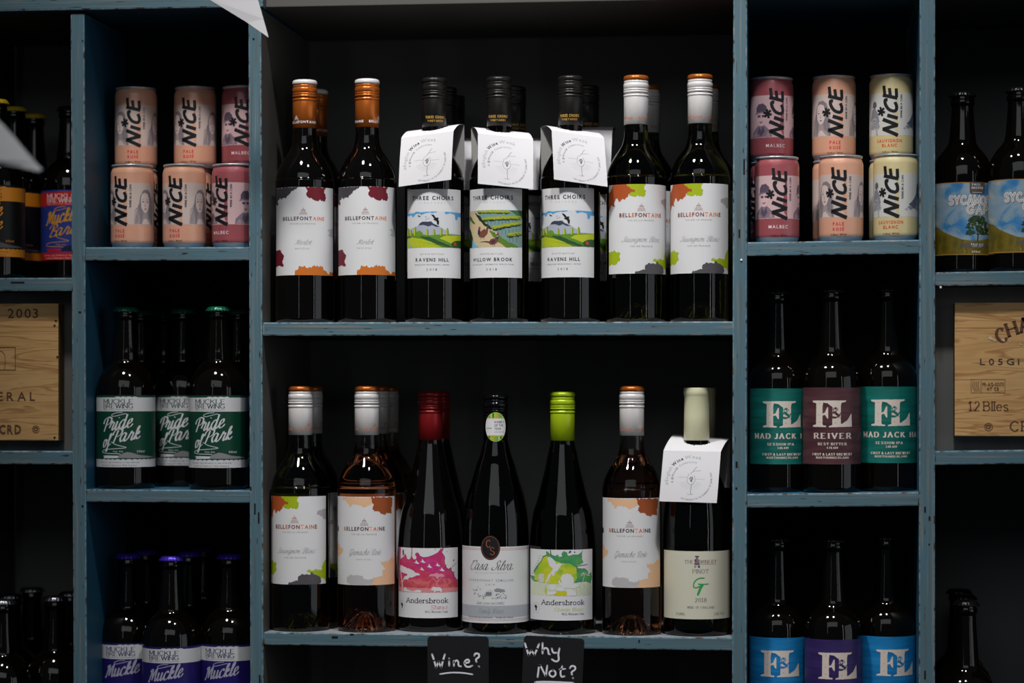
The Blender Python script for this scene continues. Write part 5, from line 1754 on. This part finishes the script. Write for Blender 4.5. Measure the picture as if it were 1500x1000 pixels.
def can_proto(kind):
    col = {'malbec': (160, 82, 88), 'rose': (222, 164, 136), 'blanc': (216, 200, 150)}[kind]
    grey = {'malbec': (212, 176, 178), 'rose': (206, 186, 178), 'blanc': (208, 206, 200)}[kind]
    body = mat('can_paint_' + kind, srgb(*col), 0.32, metal=0.08, coat=0.3)
    r = empty('wine_can')
    lathe('can_body', CANP, [ALU, body], r, 56, [0, 0, 0, 0] + [1] * 7)
    lathe('can_lid', RIMP, [ALU], r, 48)
    f = Flat()
    T = Trace(1180, 220, 7.145, 1232, 32.7, 26.6, 0.0, 943, 0.82)
    y0, y1 = T(0, 697)[1], T(0, 248)[1]
    W_ = math.pi * 26.6 * 0.995
    f.rect(-W_, y0, W_, y1, mat('can_photo_ground_' + kind, srgb(*grey), 0.35, coat=0.2), 0)
    g = [ink(grey[0] * 80 // 100, grey[1] * 81 // 100, grey[2] * 84 // 100, 0.35), ink(grey[0] * 64 // 100, grey[1] * 66 // 100, grey[2] * 72 // 100, 0.35), ink(grey[0] * 44 // 100, grey[1] * 46 // 100, grey[2] * 54 // 100, 0.35)]
    lt = ink(min(255, grey[0] * 104 // 100), min(255, grey[1] * 104 // 100), min(255, grey[2] * 105 // 100), 0.35)

    def cl(pts):
        return [(x, max(y0, min(y1, y))) for x, y in pts]

    if kind != 'blanc':
        for ox, fl in ((-22.5, 1), (29.5, 1), (62, -1)):
            Q = lambda pts, m, l: f.poly(cl(jag([(ox + x * fl, 27 + y) for x, y in pts], 0.25, 1.5, 3)), m, l)
            if kind == 'rose':
                Q([(-11, 2), (-10, 14), (-8, 26), (-6, 37), (-2, 44), (4, 45), (9, 41), (11, 30), (12, 18), (13, 8), (14, 2)], g[1], 1)
                Q([(-14, 2), (-12, 12), (-9, 22), (-7, 12), (-6, 2)], g[0], 2)
                Q([(-5.5, 33), (-5, 24), (-2.5, 18), (1, 15.5), (4.5, 18), (6.8, 24), (7, 33), (5, 39), (0, 41), (-4, 39)], lt, 2)
                Q([(-5, 2), (-3, 10), (-2, 17), (1.4, 14.8), (4.4, 17), (5, 10), (10, 6), (12, 2)], g[0], 2)
                Q([(-4, 2), (-1.5, 8), (2, 9), (5, 6), (9, 2)], lt, 3)
                for x in (-2.4, 3.8):
                    Q([(x - 1.6, 29.6), (x, 30.6), (x + 1.6, 29.6), (x, 28.7)], g[2], 4)
                    Q([(x - 2, 32.0), (x, 33.2), (x + 2, 32.4), (x, 32.5)], g[1], 4)
                Q([(0.2, 29), (0.0, 25), (-0.6, 23.8), (1.6, 23.6), (1.0, 25)], g[0], 4)
                Q([(-1.4, 20.8), (0.8, 21.6), (3, 20.8), (0.9, 19.6)], g[1], 4)
                for k in range(5):
                    f.stroke([(ox + (8 + k) * fl, 66 - k), (ox + (9.5 + k) * fl, 50), (ox + (10 + k * 0.8) * fl, 32 - k)], 0.35, g[2] if k % 2 else g[0], 3)
                    f.stroke([(ox + (-6 - k * 0.9) * fl, 60 - 3 * k), (ox + (-8.5 - k) * fl, 46), (ox + (-9.5 - k) * fl, 31)], 0.35, g[0] if k % 2 else g[2], 3)
            else:
                Q([(-14, 2), (-13, 8), (-8, 13), (-4, 16), (5, 16), (9, 12), (13, 9), (14, 2)], g[1], 1)
                Q([(-5.5, 33), (-5.6, 24), (-3, 17), (0, 15), (3.5, 16.5), (6.2, 23), (6.6, 33)], lt, 2)
                Q([(-7, 31), (-6.5, 38), (-3, 42.5), (3, 43), (7, 39.5), (8, 32.5), (10.5, 31), (0, 32.6), (-8, 30)], g[2], 3)
                Q([(-7.2, 32.5), (8, 33.5), (11, 31), (0, 31.4), (-9, 29.8)], g[1], 4)
                Q([(-5, 29), (-0.5, 29), (-0.8, 26), (-4.4, 26)], g[2], 4)
                Q([(1, 29), (5.6, 29), (5, 26), (1.6, 26)], g[2], 4)
                Q([(-2.6, 21.4), (0.4, 20.6), (3.2, 21.6), (1.2, 18.8), (-1.4, 18.8)], g[1], 4)
                Q([(-3, 15), (0, 10), (3.5, 15.5), (5, 8), (0, 3), (-5, 8)], g[2], 3)
                Q([(-12, 3), (-8, 8), (-5, 3)], g[0], 3)
                Q([(7, 3), (9, 9), (12, 3)], g[0], 3)
    else:
        rr = random.Random(2)
        for ox, h in ((-24, 1), (31, 0), (40, 1)):
            Q = lambda pts, m, l: f.poly(cl(jag([(ox + x, 27 + y) for x, y in pts], 0.4, 1.2, 4)), m, l)
            if h:
                Q([(-3.5, 36), (-3, 41), (0, 43.6), (3, 41), (3.4, 36.5), (0, 33.5)], g[2], 2)
                Q([(-3, 34), (2, 34), (6, 26), (8, 18), (4, 17), (3, 22), (-4, 22), (-6, 18), (-8, 20), (-6, 28)], g[1], 1)
                Q([(-4, 23), (3, 23), (9, 12), (7, 9), (-8, 9), (-9, 12)], g[0], 2)
                for k in range(40):
                    f.ell(ox + rr.uniform(-7, 7), 27 + rr.uniform(9.5, 20), 0.6, 0.45, g[2], 3, 6)
                Q([(-5, 9), (-2, 9), (-2.5, 1), (-5, 1)], lt, 2)
                Q([(2, 9), (5, 9), (5.5, 1), (3, 1)], g[0], 2)
            else:
                Q([(-12, 16), (-4, 22), (2, 30), (4, 40), (9, 42), (10, 30), (9, 12), (2, 10), (-6, 12)], g[2], 1)
                Q([(-14, 13), (-8, 15), (-5, 11), (-10, 9)], g[1], 2)
                Q([(-18, 10), (-12, 13), (-14, 8)], g[0], 1)
    # drop shadow of the lettering in the can's colour
    cc_ = body
    f.poly(cl([T(400, 250), T(430, 250), T(430, 690), T(398, 640), T(385, 545), T(392, 470), T(408, 400)]), cc_, 5)
    bk = ink(24, 22, 26)
    S = lambda p, w_=3.1, sm=False: f.stroke(T.all(p), w_ * 1.22, bk, 6, smooth=sm, caps=False)
    # E
    S([(272, 272), (424, 308)], 3.4)
    S([(283, 172), (292, 272)])
    S([(340, 200), (350, 285)])
    S([(412, 204), (416, 300)])
    # C
    S([(322, 326), (296, 326), (300, 372), (335, 425), (385, 444), (412, 430), (415, 390), (398, 348)], 3.2, True)
    # i and its star
    S([(318, 486), (428, 520)], 3.6)
    for a in (15, 75, 135):
        dx, dy = 40 * math.cos(R(a)), 50 * math.sin(R(a))
        S([(257 - dx, 444 - dy), (257 + dx, 444 + dy)], 2.3)
    # N
    S([(272, 528), (430, 596)], 3.6)
    S([(428, 594), (270, 634)], 3.4)
    S([(272, 628), (430, 700)], 3.6)
    # tag line, reading upwards
    t = Flat()
    a, b = T(476, 515), T(454, 270)
    t.text('WINE IN A CAN', 0, 0, abs(b[0] - a[0]), bk, w=b[1] - a[1], align='l')
    for pts, fs, m, l in t.p:
        f.add([(a[0] - y, a[1] + x) for x, y in pts], fs, m, 6)
    rc = ink(206, 40, 62) if kind == 'rose' else ink(214, 62, 36) if kind == 'blanc' else ink(236, 220, 222)
    if kind == 'rose':
        inband(f, T, 286, 402, 745, 780, 'PALE', rc, 'b')
        inband(f, T, 286, 402, 802, 834, 'ROSE', rc, 'b')
        a = T(394, 800)
        f.stroke([(a[0] - 0.4, a[1]), (a[0] + 0.7, a[1] + 0.9)], 0.5, rc, 2)
    elif kind == 'blanc':
        inband(f, T, 215, 470, 738, 772, 'SAUVIGNON', rc, 'b')
        inband(f, T, 264, 420, 788, 822, 'BLANC', rc, 'b')
    else:
        inband(f, T, 240, 440, 766, 800, 'MALBEC', rc, 'r')
    inband(f, T, 264, 338, 866, 880, '12.5%vol', bk if kind != 'malbec' else ink(60, 20, 30), 'b')
    inband(f, T, 360, 428, 864, 878, '187ml', bk if kind != 'malbec' else ink(60, 20, 30), 'b')
    f.build('printed_sleeve', lambda x, y, l: Vector(((26.6 + 0.04 + l * 0.03) * math.sin(x / 26.6) / 1000, -(26.6 + 0.04 + l * 0.03) * math.cos(x / 26.6) / 1000, (0 + y) / 1000)), r, 2.5, smooth=True)
    return r


CAN = {}


for k in ('malbec', 'rose', 'blanc'):
    CAN[k] = can_proto(k)


def can(kind, c, Y, zf, phi, label, group, lift=0.0):
    o = stand(use(CAN[kind]), c, Y, zf, phi)
    o.location.z += lift
    return tag(o, label, 'can', group)


GL, GRT = 'wine cans in the top left compartment', 'wine cans in the top right compartment'
HC = 0.1032
can('rose', 194, 0.034, zA1, -29, 'peach can, lower left of the stack in the left compartment', GL)
can('rose', 270, 0.034, zA1, -20, 'peach can, middle of the lower row in the left compartment', GL)
can('malbec', 342, 0.034, zA1, -30, 'dark pink can in the lower row against the left compartment post', GL)
can('rose', 200, 0.094, zA1, 75, 'peach can behind the lower left one in the left compartment', GL)
can('rose', 279.5, 0.094, zA1, 60, 'peach can behind the middle lower one in the left compartment', GL)
can('malbec', 354, 0.094, zA1, 40, 'dark pink can behind the lower right one in the left compartment', GL)
can('rose', 199.3, 0.094, zA1, -2, 'peach can on top at the left of the left compartment', GL, HC)
can('rose', 286, 0.094, zA1, -12, 'peach can on top in the middle of the left compartment', GL, HC)
can('malbec', 356, 0.092, zA1, 2, 'dark pink can on top, half hidden by the left compartment post', GL, HC)
can('malbec', 1138.4, 0.034, zR1, 12, 'dark pink can in the lower row of the right compartment', GRT)
can('rose', 1232, 0.034, zR1, 0, 'peach can in the lower row of the right compartment', GRT)
can('blanc', 1312, 0.032, zR1, -6, 'pale yellow can in the lower row of the right compartment', GRT)
can('malbec', 1131, 0.094, zR1, -60, 'dark pink can behind the lower one in the right compartment', GRT)
can('rose', 1222, 0.094, zR1, 20, 'peach can behind the lower one in the right compartment', GRT)
can('blanc', 1305, 0.094, zR1, 24, 'pale yellow can behind the lower one in the right compartment', GRT)
can('malbec', 1130.5, 0.094, zR1, 19, 'dark pink can on top in the right compartment', GRT, HC)
can('rose', 1221.6, 0.094, zR1, 10, 'peach can on top in the right compartment', GRT, HC)
can('blanc', 1305.5, 0.094, zR1, 3, 'pale yellow can on top in the right compartment', GRT, HC)

# ------------------------------------------------------------------ crate ends
WOOD = ramp_mat('pine_crate_wood', [(0.30, srgb(176, 132, 78)), (0.46, srgb(198, 156, 100)), (0.5, srgb(160, 112, 62)), (0.54, srgb(200, 160, 104)), (0.75, srgb(186, 144, 90))], (3.2, 10, 46), 0.6, 3, 1.6, 0.1)
WOOD_END = mat('pine_end_grain', srgb(120, 90, 56), 0.7, vary=0.3, vscale=90)
STAMP = ink(92, 58, 36, 0.7)
STAMP2 = ink(66, 52, 56, 0.7)


def crate_end(u0, u1, v0, v1, rz, label, art, s):
    y = 0.020
    p, q = P(u0, v0, y), P(u1, v1, y)
    cx, cz = (p.x + q.x) / 2, (p.z + q.z) / 2
    root = empty('crate_end_board', (cx, y, cz))
    W_, H_ = q.x - p.x, p.z - q.z
    bd = board('plank', box_verts(-W_ / 2, W_ / 2, 0, 0.0245, -H_ / 2, H_ / 2), [WOOD_END, WOOD_END, WOOD, WOOD_END, WOOD_END, WOOD_END], root, 0.0008)
    bd.rotation_euler = (0, R(rz), 0)
    f = Flat()
    art(f, lambda u, v: ((P(u, v, y).x - cx) * 1000, (P(u, v, y).z - cz) * 1000))
    f.build('stamped_lettering', lambda x, yy, l: Vector((x / 1000, -0.0003 - l * 0.00008, yy / 1000)), root, 0)
    for (u, v) in s:
        k = P(u, v, y)
        lathe('nail_head', [(0.3, -1), (1.4, -0.6), (1.4, 0.2), (0.9, 0.5)], [SLOT], root, 10).location = ((k.x - cx), 0.0, (k.z - cz))
    tag(root, label, 'crate board', 'wine crate end boards')
    return root


def px_text(f, M, u0, u1, v0, v1, s, m, st='r', track=0.3):
    a, b = M(u0, v1), M(u1, v0)
    f.text(s, a[0], a[1], b[1] - a[1], m, w=b[0] - a[0], align='l', st=st, track=track)


def recycle(f, M, u, v, r, m):
    x, y = M(u, v)
    k = r * 0.83
    f.stroke([(x + k * math.cos(t * 0.35), y + k * math.sin(t * 0.35)) for t in range(19)], 0.6, m, 1, smooth=False)
    f.stroke([(x - k * 0.5, y - k * 0.4), (x - k * 0.5, y + k * 0.3), (x + k * 0.1, y + k * 0.5), (x + k * 0.5, y + k * 0.3)], 1.2, m, 1)
    f.stroke([(x + k * 0.5, y + k * 0.1), (x + k * 0.2, y - k * 0.4), (x - k * 0.2, y - k * 0.3)], 1.2, m, 1)


def art_left(f, M):
    px_text(f, M, 11.5, 56, 452, 465.5, '2003', STAMP, 'r', 0.2)
    f.stroke([M(-26, 508.5), M(22.5, 508.5), M(22.5, 541.5), M(-26, 541.5)], 0.7, STAMP, 1, smooth=False)
    f.stroke([M(-12, 541), M(-12, 516), M(-2, 513), M(7, 520), M(7, 541)], 0.6, STAMP, 1)
    px_text(f, M, -3, 51.5, 574, 586.5, 'ERAL', STAMP, 'r', 0.45)
    px_text(f, M, -1, 31, 622, 635, 'CRD', STAMP, 'b', 0.25)
    recycle(f, M, 52.5, 628.5, 5.2, STAMP)


def art_right(f, M):
    # curved title, first letters in view
    cx, cy = M(1560, 650)
    for s, u, v, ang, h, w_ in (('C', 1470, 493, 22, 16, 12.5), ('H', 1485, 484, 18, 16, 13), ('A', 1503, 478, 14, 16, 14)):
        t = Flat()
        t.stext(s, 0, 0, h, STAMP, w=w_ * 0.8, align='c', pen=0.24, thin=0.35, serif=True, slab=0.14)
        x0, y0 = M(u, v + 7)
        ca, sa = math.cos(R(ang)), math.sin(R(ang))
        for pts, fs, m, l in t.p:
            f.add([(x0 + x * ca - y * sa, y0 + x * sa + y * ca) for x, y in pts], fs, m, l)
    px_text(f, M, 1435.5, 1493, 525, 534, 'L05G1', STAMP2, 'r', 0.45)
    f.stroke([M(1422.5, 555.5), M(1472, 555.5), M(1472, 575), M(1422.5, 575), M(1422.5, 555.5)], 0.45, STAMP, 1, smooth=False)
    f.stroke([M(1437, 555.5), M(1437, 575)], 0.45, STAMP, 1, smooth=False)
    px_text(f, M, 1439, 1470, 560, 565, 'FR-AQ-02173', STAMP, 'b')
    px_text(f, M, 1446, 1463, 567, 572, 'HT CB', STAMP, 'b')
    for k in range(4):
        f.stroke([M(1426 + k * 2.6, 558), M(1425 + k * 2.6, 565), M(1428 + k * 2.2, 573)], 0.5, STAMP, 1)
    a, b = M(1419, 601), M(1476, 588)
    f.stext('12', a[0], a[1], b[1] - a[1], STAMP, w=12.4, align='l', pen=0.13, thin=0.4)
    f.stext('Blles', M(1441, 601)[0], a[1], b[1] - a[1], STAMP, w=M(1476, 0)[0] - M(1441, 0)[0], align='l', pen=0.13, thin=0.4, track=0.22)
    recycle(f, M, 1448, 625, 5.6, STAMP)
    f.stext('CR', M(1480, 631)[0], M(1480, 631)[1], 11.5, STAMP, w=22, align='l', pen=0.15, thin=0.4, track=0.35)
    for (u, v, r) in ((1452, 495, 2.6), (1457, 498, 1.6), (1470, 498, 1.8), (1495, 504, 1.2), (1479, 500, 0.9)):
        x, y = M(u, v)
        f.poly(jag([(x - r * 1.6, y), (x - r * 0.4, y + r), (x + r * 1.4, y - r * 0.6), (x + r * 0.2, y - r)], 0.3, 0.8, int(u)), ink(206, 184, 150), 2)


crate_end(-80, 85.5, 445, 645, 0.0, 'pale pine crate end board stamped 2003, by the leftmost post', art_left, [(84, 522), (80, 476), (82, 469), (80, 640)])
crate_end(1398.5, 1590, 443.5, 639, 0.0, 'pale pine crate end board with curved dark lettering, right of the rightmost post', art_right, [])


# ------------------------------------------------------------------ chalkboard signs
CHALKB = mat('blackboard', srgb(30, 30, 32), 0.4, vary=0.2, vscale=60)
CHALK = ink(226, 224, 232, 0.8)


def sign(corners, art, label, y=-0.006):
    """corners TL TR in pixels; hangs down past the frame"""
    p, q = P(*corners[0], y), P(*corners[1], y)
    W_ = (q - p).length
    ang = math.atan2(q.z - p.z, q.x - p.x)
    root = empty('chalkboard_sign', p)
    root.rotation_euler = (0, -ang, 0)
    H_ = 0.105
    r = 0.0045
    out = []
    for cx, cz, a0 in ((W_ - r, -r, 0), (r, -r, 90), (r, -H_ + r, 180), (W_ - r, -H_ + r, 270)):
        for k in range(6):
            a = R(a0 + k * 18)
            out.append((cx + r * math.cos(a), cz + r * math.sin(a)))
    n = len(out)
    vs = [(x, 0, z) for x, z in out] + [(x, 0.003, z) for x, z in out]
    fs = [tuple(reversed(range(n)))] + [tuple(range(n, 2 * n))] + [(i, (i + 1) % n, n + (i + 1) % n, n + i) for i in range(n)]
    mesh_obj('board', vs, fs, [CHALKB], None, root)
    f = Flat()
    ca, sa = math.cos(-ang), math.sin(-ang)

    def M(u, v):
        d = P(u, v, y) - p
        return ((d.x * ca - d.z * sa) * 1000, (d.x * sa + d.z * ca) * 1000)
    art(f, M)
    f.build('chalk_lettering', lambda a, b, l: Vector((a / 1000, -0.0003 - l * 0.0001, b / 1000)), root, 0)
    # clip that grips the shelf edge
    bx = W_ / 2
    zc = -0.012
    cl = board('shelf_clip', box_verts(bx - 0.008, bx + 0.008, 0.003, 0.0055, zc - 0.014, zc + 0.006), [C_BLK] * 6, root, 0.0003)
    return tag(root, label, 'sign', 'chalkboard signs on the lower shelf edge')


CZ = lambda x, y: (600 + x / 5, 900 + y / 5)


def ch(f, M, pts, w_=2.6, sm=True):
    f.stroke([M(*CZ(x, y)) for x, y in pts], w_, CHALK, 1, smooth=sm)


def art_wine(f, M):
    ch(f, M, [(165, 290), (180, 335), (195, 388), (212, 345), (232, 386), (245, 335), (258, 292)], 2.3, False)
    ch(f, M, [(290, 340), (290, 374)], 2.2)
    ch(f, M, [(289, 319), (291, 321)], 2.2)
    ch(f, M, [(325, 376), (324, 336)], 2.2)
    ch(f, M, [(325, 352), (342, 334), (356, 345), (360, 372), (378, 378)], 2.2)
    ch(f, M, [(404, 354), (434, 348), (432, 330), (414, 332), (402, 352), (412, 376), (434, 382), (460, 372)], 2.2)
    ch(f, M, [(474, 300), (484, 284), (506, 288), (508, 308), (488, 326), (490, 346)], 2.3)
    ch(f, M, [(507, 378), (509, 380)], 2.6)
    ch(f, M, [(222, 435), (300, 424), (390, 426), (462, 437)], 1.9)


def art_why(f, M):
    ch(f, M, [(845, 210), (858, 250), (872, 296), (892, 262), (915, 294), (934, 250), (948, 216)], 2.3, False)
    ch(f, M, [(974, 206), (974, 286)], 2.2)
    ch(f, M, [(975, 262), (992, 244), (1012, 252), (1018, 284), (1028, 290)], 2.2)
    ch(f, M, [(1042, 246), (1052, 276), (1078, 278)], 2.2)
    ch(f, M, [(1098, 246), (1090, 290), (1092, 330), (1070, 342), (1042, 326)], 2.2)
    ch(f, M, [(938, 455), (948, 376), (958, 372), (998, 450), (1008, 374)], 2.2, False)
    ch(f, M, [(1052, 406), (1028, 418), (1026, 440), (1048, 454), (1068, 440), (1066, 416), (1046, 404)], 2.2)
    ch(f, M, [(1118, 376), (1106, 420), (1112, 452), (1136, 450)], 2.2)
    ch(f, M, [(1098, 400), (1140, 396)], 2.0)
    ch(f, M, [(1174, 392), (1186, 376), (1210, 380), (1212, 400), (1188, 420), (1190, 440)], 2.2)
    ch(f, M, [(1196, 463), (1198, 465)], 2.6)
    ch(f, M, [(920, 494), (1010, 492), (1130, 497), (1200, 500)], 2.6)


sign([(626, 931.5), (715.5, 932)], art_wine, 'small chalkboard sign reading Wine? on the lower shelf edge')
sign([(767.5, 930.5), (856, 935.5)], art_why, 'small chalkboard sign reading Why Not? on the lower shelf edge', -0.0062)


# ------------------------------------------------------------------ paper bunting
FLAGW = mat('white_bunting_paper', srgb(236, 234, 236), 0.7)
FLAGG = mat('white_bunting_paper_near', srgb(240, 240, 240), 0.75)


def pennant(pts, y0, y1, label, bend, m, cordx, lean=0.0):
    """pts: outline pixels, tip first, curved sides allowed; y0 at the tip, y1 at the far edge"""
    tip_v = pts[0][1]
    tip = P(*pts[0], y0)
    root = empty('paper_pennant', tip)
    n = len(pts)
    maxd = max(math.hypot(a[0] - pts[0][0], a[1] - pts[0][1]) for a in pts)
    f = []
    for (u, v) in pts:
        d = math.hypot(u - pts[0][0], v - pts[0][1]) / maxd
        f.append(P(u, v, y0 + (y1 - y0) * d + bend * math.sin(d * math.pi) + lean * (tip_v - v) * 0.0007) - tip)
    tr = tessellate_polygon([[Vector((p.x, p.z, 0)) for p in f]])
    th = Vector((0, 0.0004, 0))
    vs = f + [p + th for p in f]
    fs = [tuple(t) for t in tr] + [tuple(n + i for i in reversed(t)) for t in tr] + [(i, (i + 1) % n, n + (i + 1) % n, n + i) for i in range(n)]
    mesh_obj('pennant_sheet', vs, fs, [m], None, root)
    a, b = f[cordx[0]], f[cordx[1]]
    d = (b - a)
    seg, rad = 8, 0.0012
    A_, B_ = a - d * 0.6, b + d * 0.6
    vs, fs = [], []
    ax = d.normalized()
    e1 = ax.cross(Vector((0, 1, 0))).normalized()
    e2 = ax.cross(e1)
    for q in (A_, B_):
        for k in range(seg):
            t = 2 * math.pi * k / seg
            vs.append(q + e1 * rad * math.cos(t) + e2 * rad * math.sin(t))
    for k in range(seg):
        fs.append((k, (k + 1) % seg, seg + (k + 1) % seg, seg + k))
    fs += [tuple(range(seg)), tuple(reversed(range(seg, 2 * seg)))]
    mesh_obj('cord', vs, fs, [m], None, root)
    return tag(root, label, 'bunting')


pennant([(393.5, 55), (362, 33), (303, -3), (223, -52), (347, -108), (377, -3), (386, 28)], -0.10, -0.14, 'sharp white paper pennant tip hanging over the top of the left middle post', 0.004, FLAGW, (3, 4))
pennant([(62, 248), (52, 238), (38, 222), (20, 200), (0, 178), (-50, 132), (-80, 232), (0, 240), (30, 245), (56, 251)], -0.62, -0.70, 'blurred white paper pennant tip poking in at the left edge', 0.01, FLAGG, (5, 6), 0.9)
